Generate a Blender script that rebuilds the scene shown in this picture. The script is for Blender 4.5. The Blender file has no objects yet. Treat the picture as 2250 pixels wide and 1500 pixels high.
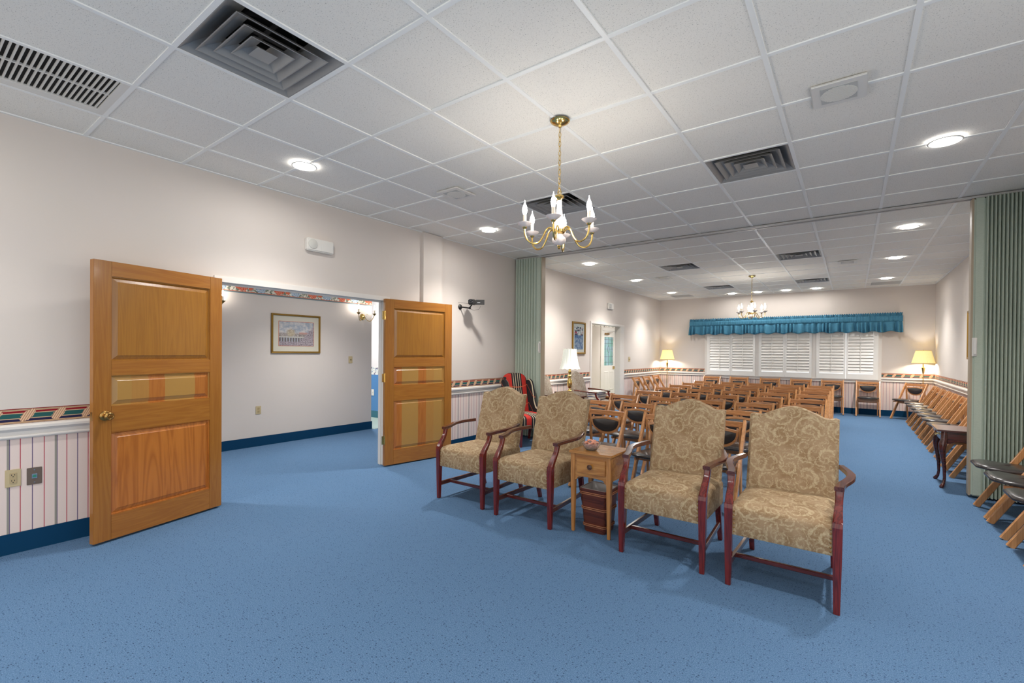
import bpy, bmesh, math, random
from mathutils import Vector, Matrix

# ------------------------------------------------------------------ camera, world, exposure
S = bpy.context.scene
COL = S.collection
PI = math.pi
CAM_H, CEIL = 1.374, 2.927
yaw, pitch, roll = 0.6310, -0.0063, 0.0079
fwd = Vector((-math.sin(yaw)*math.cos(pitch), math.cos(yaw)*math.cos(pitch), math.sin(pitch)))
r0 = Vector((math.cos(yaw), math.sin(yaw), 0)); u0 = r0.cross(fwd)
rgt = r0*math.cos(roll)+u0*math.sin(roll); upv = rgt.cross(fwd)
cam = bpy.data.cameras.new('camera'); cam.sensor_width = 36; cam.lens = 1022.4/2250*36
cam.shift_y = 30.15/2250; cam.clip_start = 0.05
co = bpy.data.objects.new('camera', cam); COL.objects.link(co)
M = Matrix((rgt, upv, -fwd)).transposed().to_4x4(); M.translation = (0, 0, CAM_H)
co.matrix_world = M
S.camera = co
world = bpy.data.worlds.new('sky'); S.world = world; world.use_nodes = True
bg = world.node_tree.nodes['Background']; bg.inputs[0].default_value = (1.0, 0.99, 0.98, 1); bg.inputs[1].default_value = 1.45
S.view_settings.view_transform = 'Standard'; S.view_settings.look = 'None'
S.view_settings.gamma = 1; S.view_settings.use_curve_mapping = False
S.view_settings.exposure = 0.07
S.cycles.use_denoising = True
S.cycles.caustics_reflective = False; S.cycles.caustics_refractive = False
S.cycles.max_bounces = 10; S.cycles.diffuse_bounces = 6
S.cycles.sample_clamp_indirect = 6
DOWN_E, BULB_E, SCONCE_E = 155.0, 150.0, 110.0
SPOT_W = 225.0   # downlight beam
WL, WB, WR = -4.53, 13.5, 1.445     # left, back, right wall planes
GX, GY, TS = -0.9923, 2.7289, 0.6096  # ceiling grid
rnd = random.Random(7)

# ------------------------------------------------------------------ mesh helpers
class MB:
    def __init__(s): s.bm = bmesh.new()
    def face(s, vs):
        try: return s.bm.faces.new(vs)
        except ValueError: return None
    def box(s, x0, x1, y0, y1, z0, z1, mat=None):
        v = [s.bm.verts.new((x, y, z)) for z in (z0, z1) for y in (y0, y1) for x in (x0, x1)]
        if mat is not None:
            for q in v: q.co = mat @ q.co
        for f in ((0,2,3,1),(4,5,7,6),(0,1,5,4),(2,6,7,3),(0,4,6,2),(1,3,7,5)): s.face([v[i] for i in f])
        return s
    def rings(s, rs, cap=True, closed=False):
        R = [[s.bm.verts.new(p) for p in r] for r in rs]
        n = len(R[0]); m = len(R)
        for i in range(m if closed else m-1):
            a, b = R[i], R[(i+1) % m]
            for j in range(n): s.face([a[j], a[(j+1) % n], b[(j+1) % n], b[j]])
        if cap and not closed:
            s.face(list(reversed(R[0]))); s.face(R[-1])
        return s
    def lathe(s, prof, n=20, c=(0,0,0), cap=True, mat=None):
        rs = []
        for r, z in prof:
            ring = [Vector((max(r,1e-4)*math.cos(2*PI*k/n), max(r,1e-4)*math.sin(2*PI*k/n), z)) for k in range(n)]
            if mat is not None: ring = [mat @ p for p in ring]
            rs.append([p+Vector(c) for p in ring])
        return s.rings(rs, cap)
    def tube(s, pts, rad, n=8, closed=False):
        pts = [Vector(p) for p in pts]; m = len(pts); rs = []
        prev = None
        for i, p in enumerate(pts):
            if closed: t = (pts[(i+1) % m]-pts[i-1]).normalized()
            else: t = (pts[min(i+1, m-1)]-pts[max(i-1, 0)]).normalized()
            if prev is None:
                a = Vector((0,0,1)) if abs(t.z) < .9 else Vector((1,0,0))
                nx = t.cross(a).normalized()
            else: nx = (prev-t*prev.dot(t)).normalized()
            prev = nx; ny = t.cross(nx)
            r = rad[i] if isinstance(rad, (list, tuple)) else rad
            rs.append([p+nx*r*math.cos(2*PI*k/n)+ny*r*math.sin(2*PI*k/n) for k in range(n)])
        return s.rings(rs, True, closed)
    def sweep(s, pts, w, h, up=(0,0,1), rnd=.3):
        """rounded rectangular section, w across (perpendicular to up), h along up"""
        pts = [Vector(p) for p in pts]; m = len(pts); up = Vector(up); rs = []
        for i, p in enumerate(pts):
            t = (pts[min(i+1, m-1)]-pts[max(i-1, 0)]).normalized()
            a = t.cross(up).normalized(); b = a.cross(t).normalized()
            W = (w[i] if isinstance(w, (list, tuple)) else w)/2; H = (h[i] if isinstance(h, (list, tuple)) else h)/2
            e = rnd*min(W, H)
            q = [(W,H-e),(W-e,H),(-W+e,H),(-W,H-e),(-W,-H+e),(-W+e,-H),(W-e,-H),(W,-H+e)]
            rs.append([p+a*x+b*y for x, y in q])
        return s.rings(rs)
    def prism(s, poly, f0, f1):
        """poly 2-D points; f0,f1 map (a,b) to 3-D"""
        return s.rings([[f0(a, b) for a, b in poly], [f1(a, b) for a, b in poly]])
    def surf(s, f, nu, nv, wrapu=False):
        V = [[s.bm.verts.new(f(i/nu, j/nv)) for j in range(nv+1)] for i in range(nu if wrapu else nu+1)]
        for i in range(nu):
            for j in range(nv):
                a = V[i]; b = V[(i+1) % len(V)]
                s.face([a[j], b[j], b[j+1], a[j+1]])
        return s
    def quad(s, *p): s.face([s.bm.verts.new(q) for q in p]); return s
    def build(s, name, mat, parent=None, bevel=0, smooth=None, seg=2, loc=None):
        bm = s.bm
        bmesh.ops.remove_doubles(bm, verts=bm.verts, dist=1e-6)
        bmesh.ops.recalc_face_normals(bm, faces=bm.faces)
        if bevel:
            es = [e for e in bm.edges if len(e.link_faces) == 2 and e.calc_face_angle(0) > .6]
            bmesh.ops.bevel(bm, geom=es, offset=bevel, segments=seg, affect='EDGES', clamp_overlap=True)
        me = bpy.data.meshes.new(name); bm.to_mesh(me); bm.free()
        if smooth or (smooth is None and bevel == 0 and len(me.polygons) > 40):
            for p in me.polygons: p.use_smooth = True
            me.set_sharp_from_angle(angle=math.radians(40))
        me.materials.append(mat)
        o = bpy.data.objects.new(name, me); COL.objects.link(o)
        if parent: o.parent = parent
        if loc: o.location = loc
        return o

def tag(o, label, cat, group=None, kind=None):
    o['label'] = label; o['category'] = cat
    if group: o['group'] = group
    if kind: o['kind'] = kind
    return o
def thing(name, label, cat, loc=(0,0,0), rz=0, group=None, kind=None):
    o = bpy.data.objects.new(name, None); COL.objects.link(o)
    o.location = loc; o.rotation_euler = (0, 0, rz); o.empty_display_size = .1
    return tag(o, label, cat, group, kind)
def struct(name, mb, mat, label, cat, **k): return tag(mb.build(name, mat, **k), label, cat, kind='structure')
def dup(root, loc, rz, label, group=None):
    r = root.copy(); COL.objects.link(r); r.location = loc; r.rotation_euler = (0, 0, rz); r['label'] = label
    if group: r['group'] = group
    for ch in list(root.children):
        c = ch.copy(); COL.objects.link(c); c.parent = r
        for g in ch.children:
            d = g.copy(); COL.objects.link(d); d.parent = c
    return r
def copy_one(o, loc, rz, label):
    r = o.copy(); COL.objects.link(r); r.location = loc; r.rotation_euler = (0, 0, rz); r['label'] = label; return r

# ------------------------------------------------------------------ materials
def srgb(r, g, b):
    f = lambda c: (c/255/12.92 if c/255 <= .04045 else ((c/255+.055)/1.055)**2.4)
    return (f(r), f(g), f(b), 1)
class G:
    def __init__(s, name, rough=.5, metal=0, col=(.8,.8,.8,1), spec=.5):
        s.m = bpy.data.materials.new(name); s.m.use_nodes = True
        s.t = s.m.node_tree; s.b = s.t.nodes['Principled BSDF']
        s.b.inputs['Roughness'].default_value = rough; s.b.inputs['Metallic'].default_value = metal
        s.b.inputs['Base Color'].default_value = col; s.b.inputs['Specular IOR Level'].default_value = spec
    def n(s, kind, **inp):
        nd = s.t.nodes.new(kind)
        for k, v in inp.items():
            k = k.replace('_', ' ')
            if hasattr(v, 'links') or isinstance(v, bpy.types.NodeSocket): s.t.links.new(v, nd.inputs[k])
            else: nd.inputs[k].default_value = v
        return nd
    def put(s, v, sock):
        if isinstance(v, bpy.types.NodeSocket): s.t.links.new(v, sock)
        else: sock.default_value = v
    def math(s, op, a, b=0, c=0):
        nd = s.t.nodes.new('ShaderNodeMath'); nd.operation = op
        s.put(a, nd.inputs[0]); s.put(b, nd.inputs[1]); s.put(c, nd.inputs[2]); return nd.outputs[0]
    def mix(s, f, a, b, blend='MIX'):
        nd = s.t.nodes.new('ShaderNodeMix'); nd.data_type = 'RGBA'; nd.blend_type = blend
        s.put(f, nd.inputs[0]); s.put(a, nd.inputs[6]); s.put(b, nd.inputs[7]); return nd.outputs[2]
    def pos(s): return s.n('ShaderNodeNewGeometry').outputs['Position']
    def obj(s): return s.n('ShaderNodeTexCoord').outputs['Object']
    def sep(s, v): 
        nd = s.n('ShaderNodeSeparateXYZ', Vector=v); return nd.outputs[0], nd.outputs[1], nd.outputs[2]
    def comb(s, x, y, z):
        nd = s.t.nodes.new('ShaderNodeCombineXYZ')
        for k, v in enumerate((x, y, z)): s.put(v, nd.inputs[k])
        return nd.outputs[0]
    def scale(s, v, sx, sy, sz):
        nd = s.t.nodes.new('ShaderNodeVectorMath'); nd.operation = 'MULTIPLY'
        s.put(v, nd.inputs[0]); nd.inputs[1].default_value = (sx, sy, sz); return nd.outputs[0]
    def noise(s, v, sc, detail=2, rough=.5, dist=0):
        return s.n('ShaderNodeTexNoise', Vector=v, Scale=sc, Detail=detail, Roughness=rough, Distortion=dist).outputs['Fac']
    def vor(s, v, sc, rnd=1.0, feat='F1', dim='3D'):
        nd = s.t.nodes.new('ShaderNodeTexVoronoi'); nd.feature = feat; nd.voronoi_dimensions = dim
        s.put(v, nd.inputs['Vector']); nd.inputs['Scale'].default_value = sc; nd.inputs['Randomness'].default_value = rnd; return nd
    def ramp(s, f, stops, interp='LINEAR'):
        nd = s.t.nodes.new('ShaderNodeValToRGB'); nd.color_ramp.interpolation = interp
        e = nd.color_ramp.elements
        while len(e) < len(stops): e.new(.5)
        for k, (p, c) in enumerate(stops): e[k].position = p; e[k].color = c
        s.put(f, nd.inputs[0]); return nd.outputs[0]
    def step(s, f, lo, hi):
        nd = s.t.nodes.new('ShaderNodeMapRange'); nd.interpolation_type = 'SMOOTHSTEP'
        s.put(f, nd.inputs[0]); nd.inputs[1].default_value = lo; nd.inputs[2].default_value = hi; return nd.outputs[0]
    def col(s, c): s.put(c, s.b.inputs['Base Color']); return s
    def bump(s, h, strength=.3, dist=.005):
        nd = s.n('ShaderNodeBump', Strength=strength, Distance=dist, Height=h); s.t.links.new(nd.outputs[0], s.b.inputs['Normal']); return s
    def emit(s, c, e): s.b.inputs['Emission Color'].default_value = c; s.b.inputs['Emission Strength'].default_value = e; return s

def flat(name, rgb, rough=.5, metal=0, spec=.5): return G(name, rough, metal, srgb(*rgb), spec).m
BLACK = (0,0,0,1); WHITE = (1,1,1,1)

WHITE_TRIM = flat('white_trim', (226,220,212), .35)
WHITE_PLASTIC = flat('white_plastic', (222,219,212), .4)
BRASS = flat('brass', (222,190,116), .18, 1)
ANTIQUE_BRASS = flat('antique_brass', (170,132,76), .28, 1)
GOLD_FRAME = flat('gold_frame', (150,116,50), .4, .6)
PORCELAIN = flat('porcelain', (225,212,205), .2)
STEEL = flat('brushed_steel', (112,97,86), .4, .3)
CHROME = flat('chrome', (200,200,200), .15, 1)
ALU = flat('diffuser_metal', (150,149,146), .38, .12)
DARK = flat('duct_black', (16,16,17), .8)
DUCT = flat('duct_grey', (70,70,70), .6, .5)
BEIGE = flat('beige_plastic', (196,178,138), .4)
BLACKP = flat('black_plastic', (28,26,25), .45)
CANDLE = flat('candle_sleeve', (235,222,200), .4)
VINYL_SEAT = flat('black_vinyl', (50,46,45), .27, 0, .7)
TEAL_BASE = G('teal_carpet_base', .9, 0, srgb(4,58,92), .2).m
TBAR = flat('white_grid_bar', (240,240,236), .45)
NAIL = flat('brass_nail', (150,110,60), .35, .9)
GLASS_BULB = G('lit_bulb', .3).emit((1,.93,.84,1), BULB_E).m
SCONCE_BULB = G('lit_sconce_bulb', .3).emit((1,.93,.84,1), SCONCE_E).m
LENS = G('lit_lens', .3).emit((1,.98,.955,1), DOWN_E).m
CLEAR = G('clear_glass', .04); CLEAR.b.inputs['Transmission Weight'].default_value = 1; CLEAR.b.inputs['IOR'].default_value = 1.45; CLEAR = CLEAR.m

def m_carpet():
    g = G('blue_carpet', .95, spec=.1); p = g.pos()
    n1 = g.noise(p, 210, 2, .6); n2 = g.noise(p, 2.2, 3); n3 = g.noise(p, 360, 1)
    c = g.mix(g.step(n1, .32, .68), srgb(68,97,129), srgb(102,130,161))
    v = g.vor(g.scale(p, .8, 1.3, 0), 62, .55)
    dash = g.math('SUBTRACT', 1, g.step(v.outputs['Distance'], .13, .31))
    dash = g.math('MULTIPLY', dash, g.step(g.noise(p, 75, 1), .42, .5))
    c = g.mix(g.math('MULTIPLY', dash, .8), c, srgb(30,44,70))
    sp = g.step(n3, .68, .74)
    c = g.mix(g.math('MULTIPLY', sp, .55), c, srgb(170,190,214))
    c = g.mix(g.math('MULTIPLY', n2, .25), c, srgb(70,108,142))
    g.col(c).bump(g.math('ADD', n1, g.math('MULTIPLY', dash, -.6)), .5, .006); return g.m
def m_tile():
    g = G('ceiling_tile', .95, spec=.1); p = g.pos()
    a = g.step(g.noise(p, 150, 1), .65, .71); b = g.step(g.noise(p, 280, 2), .62, .7)
    k = g.math('MAXIMUM', a, g.math('MULTIPLY', b, .6))
    g.col(g.mix(g.math('MULTIPLY', k, .62), srgb(238,234,225), srgb(142,138,130)))
    g.bump(g.noise(p, 60, 3), .12, .003); return g.m
def m_wall(axis, wains=True, name='wall_paint'):
    g = G(name, .8, spec=.25); p = g.pos(); x, y, z = g.sep(p)
    u = y if axis == 'y' else x
    paint = g.mix(g.noise(p, 3, 2), srgb(216,206,198), srgb(213,204,194))
    if not wains: g.col(paint); return g.m
    f = g.math('FRACT', g.math('DIVIDE', g.math('SUBTRACT', u, .5156-23.07), .2307))
    base = srgb(230,212,203); red = srgb(182,72,84); pur = srgb(94,78,114); gg = srgb(152,148,138)
    st = g.ramp(f, [(0, gg), (.045, pur), (.062, base), (.26, red), (.278, base), (.51, pur), (.528, base), (.76, red), (.778, base)], 'CONSTANT')
    t = g.math('DIVIDE', g.math('SUBTRACT', z, .866), .102)
    tan = srgb(206,172,136); dk = srgb(92,62,52); navy = srgb(34,34,70); grn = srgb(40,90,88); rd = srgb(140,24,36)
    band = g.ramp(t, [(0, navy), (.03, tan), (.07, dk), (.09, tan), (.14, dk), (.16, navy), (.31, tan), (.36, grn), (.66, tan), (.71, rd), (.84, tan), (.88, dk), (.90, tan), (.94, dk), (.96, rd)], 'CONSTANT')
    # fine light streaks in the green, dark beads on the tan
    per = .1555
    du = g.math('SUBTRACT', g.math('FRACT', g.math('DIVIDE', g.math('SUBTRACT', u, .6112-per*100.5), per)), .5)
    du = g.math('MULTIPLY', du, per)
    slant = g.math('SUBTRACT', du, g.math('MULTIPLY', g.math('SUBTRACT', t, .5), .058))
    nz = g.noise(g.scale(p, 1, 1, 1), 95, 3, .6)
    e = g.math('ADD', g.math('POWER', g.math('ABSOLUTE', g.math('DIVIDE', slant, .030)), 2), g.math('POWER', g.math('ABSOLUTE', g.math('DIVIDE', g.math('SUBTRACT', t, .53), .40)), 2))
    leaf = g.math('SUBTRACT', 1, g.step(g.math('ADD', e, g.math('MULTIPLY', g.math('SUBTRACT', nz, .5), 1.6)), .85, 1.05))
    vein = g.math('SINE', g.math('MULTIPLY', g.math('ADD', slant, g.math('MULTIPLY', t, .01)), 520))
    lc = g.mix(g.step(vein, -.2, .6), srgb(224,190,156), srgb(180,134,104))
    band = g.mix(leaf, band, lc)
    c = g.mix(g.math('GREATER_THAN', z, .8665), st, band)
    c = g.mix(g.math('GREATER_THAN', z, .968), c, paint)
    g.col(c); return g.m
def m_wood(name, c1, c2, axis='z', rough=.3, freq=1.0, boards=0, coat=.0):
    g = G(name, rough); o = g.obj()
    k = {'x': (3, 45, 45), 'y': (45, 3, 45), 'z': (45, 45, 3)}[axis]
    k = [a*freq for a in k]
    n = g.noise(g.scale(o, *k), 1, 4, .6, .4); n2 = g.noise(g.scale(o, *[a*.22 for a in k]), 1, 3, .55, 1.5)
    w = g.math('FRACT', g.math('MULTIPLY', n2, 7)); w = g.math('ABSOLUTE', g.math('SUBTRACT', w, .5))
    f = g.math('ADD', g.math('MULTIPLY', n, .55), g.math('MULTIPLY', w, .75))
    c = g.mix(g.step(f, .2, .8), srgb(*c1), srgb(*c2))
    if boards:
        x, y, z = g.sep(o)
        id_ = g.math('FLOOR', g.math('DIVIDE', x, boards))
        wn = g.n('ShaderNodeTexWhiteNoise'); wn.noise_dimensions = '1D'; g.put(id_, wn.inputs['W'])
        c = g.mix(g.step(wn.outputs['Value'], .35, .65), c, srgb(c1[0]-4, c1[1]+22, c1[2]+22))
    g.col(c); g.b.inputs['Coat Weight'].default_value = coat; g.b.inputs['Coat Roughness'].default_value = .12
    return g.m
PINE_V = m_wood('pine_vertical', (160,104,38), (146,90,28), 'z', .35, coat=.3)
PINE_H = m_wood('pine_horizontal', (164,106,38), (148,90,28), 'x', .35, coat=.3)
PINE_TOP = m_wood('pine_panel_top', (158,106,36), (144,94,30), 'z', .3, coat=.35)
PINE_BOARD = m_wood('pine_panel_boards', (174,106,42), (160,92,32), 'z', .35, boards=.115, coat=.3)
PINE_GRAIN = m_wood('pine_panel_grain', (188,114,44), (160,90,30), 'z', .33, .6, coat=.3)
MAHOG_Z = m_wood('mahogany_legs', (112,34,28), (70,20,19), 'z', .2, coat=.5)
MAHOG_X = m_wood('mahogany_rails', (92,36,30), (56,20,18), 'x', .2, coat=.5)
MAHOG_Y = m_wood('mahogany_arms', (98,54,42), (62,30,26), 'y', .16, coat=.6)
MAPLE_X = m_wood('maple_table', (182,128,66), (150,96,42), 'x', .25, coat=.4)
MAPLE_Z = m_wood('maple_legs', (184,128,68), (150,98,46), 'z', .3, coat=.3)
BEECH_Z = m_wood('beech_stiles', (206,150,98), (176,120,70), 'z', .32, coat=.2)
BEECH_X = m_wood('beech_rails', (204,146,96), (174,116,68), 'x', .3, coat=.25)
WALNUT = m_wood('dark_wicker_wood', (104,50,30), (64,26,16), 'x', .35, coat=.3)
CHERRY = m_wood('dark_cherry', (84,36,30), (50,20,18), 'x', .2, coat=.5)

def m_damask(mode, name, tint=(1,1,1)):
    g = G(name, .75, spec=.25); o = g.obj(); x, y, z = g.sep(o)
    v = z if mode == 'back' else g.math('ADD', y, z)
    nx, _, _ = g.sep(g.n('ShaderNodeTexCoord').outputs['Normal'])
    sd = g.math('GREATER_THAN', g.math('ABSOLUTE', nx), .75)
    uu = g.math('ADD', g.math('MULTIPLY', x, g.math('SUBTRACT', 1, sd)), g.math('MULTIPLY', g.math('ADD', y, 2.0), sd))
    vv0 = g.math('ADD', g.math('MULTIPLY', v, g.math('SUBTRACT', 1, sd)), g.math('MULTIPLY', z, sd))
    uv = g.comb(uu, vv0, 0)
    wob = g.n('ShaderNodeTexNoise', Vector=uv, Scale=9.0, Detail=2.0).outputs['Color']
    nd = g.t.nodes.new('ShaderNodeVectorMath'); nd.operation = 'MULTIPLY_ADD'
    g.put(wob, nd.inputs[0]); nd.inputs[1].default_value = (.05,.05,0); g.put(uv, nd.inputs[2])
    q = nd.outputs[0]
    def swirl(scale, turns, seed, lo, hi, sg=1):
        off = g.t.nodes.new('ShaderNodeVectorMath'); off.operation = 'ADD'; g.put(q, off.inputs[0]); off.inputs[1].default_value = (seed, seed*1.7, 0)
        vv = g.vor(off.outputs[0], scale, .9, dim='2D')
        d = g.t.nodes.new('ShaderNodeVectorMath'); d.operation = 'SUBTRACT'
        g.put(off.outputs[0], d.inputs[0]); g.put(vv.outputs['Position'], d.inputs[1])
        dx, dy, _ = g.sep(d.outputs[0])
        ang = g.math('MULTIPLY', g.math('ARCTAN2', dy, dx), sg)
        ds = vv.outputs['Distance']
        r_, g_, b_ = g.sep(vv.outputs['Color'])
        lobes = g.math('MULTIPLY', g.math('SINE', g.math('ADD', g.math('MULTIPLY', ang, 17), g.math('MULTIPLY', ds, 26))), .22)
        s_ = g.math('SINE', g.math('ADD', g.math('ADD', g.math('MULTIPLY', ds, turns), ang), g.math('MULTIPLY', r_, 6.28)))
        taper = g.math('ADD', .35, g.math('MULTIPLY', g.math('COSINE', g.math('ADD', ang, g.math('MULTIPLY', g_, 6.28))), .65))
        f = g.math('ADD', g.math('ADD', s_, lobes), g.math('MULTIPLY', taper, .35))
        return g.math('MULTIPLY', g.step(f, lo, hi), g.math('SUBTRACT', 1, g.step(ds, .55, .85)))
    a = swirl(6.6, 19, 3.1, .55, 1.15)
    b = swirl(11.5, 17, 8.3, .7, 1.25, -1)
    c3 = swirl(19, 9, 5.7, .6, 1.2)
    leafn = g.step(g.noise(q, 110, 2, .6), .40, .62)
    pat = g.math('MAXIMUM', g.math('MULTIPLY', a, .85), g.math('MULTIPLY', b, .75))
    pat = g.math('MAXIMUM', pat, g.math('MULTIPLY', c3, .4))
    pat = g.math('MULTIPLY', pat, g.math('ADD', .55, g.math('MULTIPLY', leafn, .45)))
    blot = g.step(g.noise(uv, 8, 2), .40, .62)
    t = lambda c: srgb(*[min(255, int(a_*b_)) for a_, b_ in zip(c, tint)])
    base = g.mix(blot, t((154,129,99)), t((138,111,80)))
    c = g.mix(pat, base, t((186,168,134)))
    weave = g.noise(uv, 900, 1)
    g.col(c).bump(g.math('ADD', g.math('MULTIPLY', pat, .6), g.math('MULTIPLY', weave, .3)), .25, .002); return g.m
DAM_BACK = m_damask('back', 'gold_damask_back'); DAM_SEAT = m_damask('seat', 'gold_damask_seat')
DAM_BACK_GREY_LIGHT = m_damask('back', 'gold_damask_back_grey_light', (.82,.88,1.02)); DAM_SEAT_GREY_LIGHT = m_damask('seat', 'gold_damask_seat_grey_light', (.82,.88,1.02))  # same gold damask, greyed in its colour to stand for the light there

def m_plaid():
    g = G('red_plaid', .85, spec=.2); o = g.obj(); x, y, z = g.sep(o)
    f = g.math('FRACT', g.math('DIVIDE', g.math('ADD', x, 9.635), .47))
    red = srgb(186,52,44); bk = srgb(44,42,44); cr = srgb(206,190,160)
    c = g.ramp(f, [(0,bk),(.05,cr),(.07,bk),(.13,red),(.31,bk),(.365,cr),(.385,bk),(.445,cr),(.465,bk),(.535,cr),(.555,bk),(.615,cr),(.635,bk),(.69,red),(.87,bk),(.93,cr),(.95,bk)], 'CONSTANT')
    h = g.math('FRACT', g.math('DIVIDE', g.math('SUBTRACT', g.math('ADD', z, 10), y), .22))
    line = g.math('MULTIPLY', g.math('LESS_THAN', h, .05), .7)
    c = g.mix(line, c, srgb(206,104,70)); g.col(c); return g.m
PLAID = m_plaid()
def m_curtain(name, a, b):
    g = G(name, .8, spec=.2); o = g.obj(); n = g.noise(g.scale(o, 60, 60, 400), 1, 2)
    g.col(g.mix(n, srgb(*a), srgb(*b))); return g.m
CURT = m_curtain('green_partition', (188,198,182), (164,174,158))
def m_valance():
    g = G('blue_valance', .8, spec=.2); g.col(g.mix(g.noise(g.obj(), 40, 3), srgb(84,144,170), srgb(62,116,142))); return g.m
VAL = m_valance()
def m_shade(name, c, e, ec):
    g = G(name, .8, spec=.1, col=srgb(*c)); g.emit(srgb(*ec), e); return g.m
SHADE_Y = m_shade('yellow_pleated_shade', (234,216,156), .36, (240,220,150))
SHADE_W = m_shade('white_bell_shade', (240,240,232), .42, (236,238,226))
def m_floral():
    g = G('floral_border', .8, spec=.2); p = g.pos(); x, y, z = g.sep(p)
    wn = g.n('ShaderNodeTexNoise', Vector=p, Scale=24.0, Detail=3.0).outputs['Color']
    nd = g.t.nodes.new('ShaderNodeVectorMath'); nd.operation = 'MULTIPLY_ADD'; g.put(wn, nd.inputs[0]); nd.inputs[1].default_value = (.0,.06,.06); g.put(p, nd.inputs[2])
    _, yy, zz = g.sep(nd.outputs[0])
    def spot(center, period, zc, r):
        d = g.math('MULTIPLY', g.math('SUBTRACT', g.math('FRACT', g.math('DIVIDE', g.math('SUBTRACT', yy, center+.03-period*20.5), period)), .5), period)
        dz = g.math('SUBTRACT', zz, zc+.03)
        return g.math('SQRT', g.math('ADD', g.math('POWER', g.math('ABSOLUTE', d), 2), g.math('POWER', g.math('ABSOLUTE', dz), 2))), d, dz
    c = g.mix(g.step(g.noise(p, 30, 3), .46, .56), srgb(228,220,204), srgb(122,130,112))
    def flower(c, cen, col1, col2, r, zc, heart, hr):
        ds, d, dz = spot(cen, .5247, zc, r)
        pet = g.math('SINE', g.math('ADD', g.math('MULTIPLY', g.math('ARCTAN2', dz, d), 14), g.math('MULTIPLY', ds, 160)))
        fc = g.mix(g.step(pet, -.4, .5), srgb(*col1), srgb(*col2))
        c = g.mix(g.math('LESS_THAN', ds, r), c, fc)
        return g.mix(g.math('LESS_THAN', ds, hr), c, srgb(*heart))
    c = flower(c, 3.015, (212,92,66), (226,148,120), .080, 2.275, (110,140,168), .024)
    c = flower(c, 3.265, (132,158,182), (206,214,218), .078, 2.268, (196,84,66), .018)
    c = flower(c, 3.135, (222,128,92), (214,104,76), .034, 2.25, (222,128,92), .008)
    c = g.mix(g.math('LESS_THAN', z, 2.195), c, srgb(206,110,80))
    c = g.mix(g.math('LESS_THAN', z, 2.187), c, srgb(112,134,138))
    g.col(c); return g.m
FLORAL = m_floral()
def m_landscape():
    g = G('painted_landscape', .6); o = g.obj(); x, y, z = g.sep(o)  # y along the wall, z up, origin at picture centre
    n = g.noise(g.scale(o, 1, 14, 22), 1, 4, .6); n2 = g.noise(o, 45, 4, .7); n3 = g.noise(o, 110, 2)
    sky = g.mix(g.step(n, .35, .68), srgb(150,158,170), srgb(202,196,190))
    land = g.mix(g.step(n2, .38, .64), srgb(124,114,108), srgb(190,180,174))
    c = g.mix(g.step(g.math('SUBTRACT', z, g.math('MULTIPLY', g.math('SUBTRACT', n2, .4), .12)), -.004, .010), land, sky)
    d = g.math('ADD', g.math('POWER', g.math('ABSOLUTE', g.math('DIVIDE', g.math('ADD', y, .09), .085)), 2), g.math('POWER', g.math('ABSOLUTE', g.math('DIVIDE', g.math('SUBTRACT', z, .02), .075)), 2))
    tree = g.math('SUBTRACT', 1, g.step(g.math('ADD', d, g.math('MULTIPLY', n2, 2.2)), 1.4, 1.9))
    c = g.mix(g.math('MULTIPLY', tree, .9), c, g.mix(g.step(n3, .4, .62), srgb(142,120,90), srgb(210,200,172)))
    red = g.math('MULTIPLY', g.math('LESS_THAN', g.math('ABSOLUTE', g.math('SUBTRACT', z, .012)), g.math('MULTIPLY', n2, .03)), g.math('GREATER_THAN', y, .04))
    c = g.mix(g.math('MULTIPLY', red, .7), c, srgb(184,128,112))
    bal = g.math('SUBTRACT', 1, g.step(z, -.062, -.052))
    post = g.math('SINE', g.math('MULTIPLY', y, 150))
    bc = g.mix(g.step(g.math('ADD', post, g.math('MULTIPLY', g.math('SUBTRACT', n2, .5), 2.6)), -.3, 1.0), srgb(104,94,92), srgb(166,170,178))
    c = g.mix(bal, c, bc)
    c = g.mix(g.math('SUBTRACT', 1, g.step(g.math('ABSOLUTE', g.math('ADD', z, .050)), .006, .013)), c, srgb(182,178,170))
    bush = g.step(g.math('ADD', g.math('SUBTRACT', y, z), g.math('MULTIPLY', n2, .22)), .24, .30)
    low = g.math('SUBTRACT', 1, g.step(g.math('ADD', z, g.math('MULTIPLY', n2, .07)), -.095, -.075))
    c = g.mix(g.math('MAXIMUM', bush, low), c, g.mix(g.step(n3, .38, .64), srgb(104,92,98), srgb(188,176,180)))
    g.col(c); return g.m
def m_print():
    g = G('abstract_print', .05); o = g.obj(); n = g.noise(o, 22, 3, .6)
    x, y, z = g.sep(o)
    c = g.mix(g.step(n, .45, .55), srgb(196,196,192), srgb(70,66,70))
    c = g.mix(g.step(g.noise(o, 14, 2), .56, .62), c, srgb(150,50,64))
    c = g.mix(g.math('LESS_THAN', z, .06), c, g.mix(g.step(n, .4, .6), srgb(120,140,160), srgb(60,90,130)))
    g.col(c); g.b.inputs['Coat Weight'].default_value = .6; g.b.inputs['Coat Roughness'].default_value = .03; return g.m
MAT_BOARD = flat('mat_board', (206,200,182), .6)
MAT_ORANGE = flat('mat_edge_orange', (196,104,66), .6)
MAT_GREY = flat('grey_mat_board', (178,180,172), .2)
VINYL_FLOOR = G('vestibule_vinyl', .35, 0, srgb(168,182,170)).m
BLUE_WAINS = flat('blue_wainscot', (70,128,184), .7)
LILAC = flat('pale_lilac_wall', (220,216,216), .8)

# ------------------------------------------------------------------ room shell
Y0, Y1 = -2.6, WB
mb = MB(); mb.box(-9.2, 1.6, -2.7, 16.5, -.06, 0)
struct('floor', mb, m_carpet(), 'blue speckled carpet covering the whole room floor', 'floor')
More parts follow.
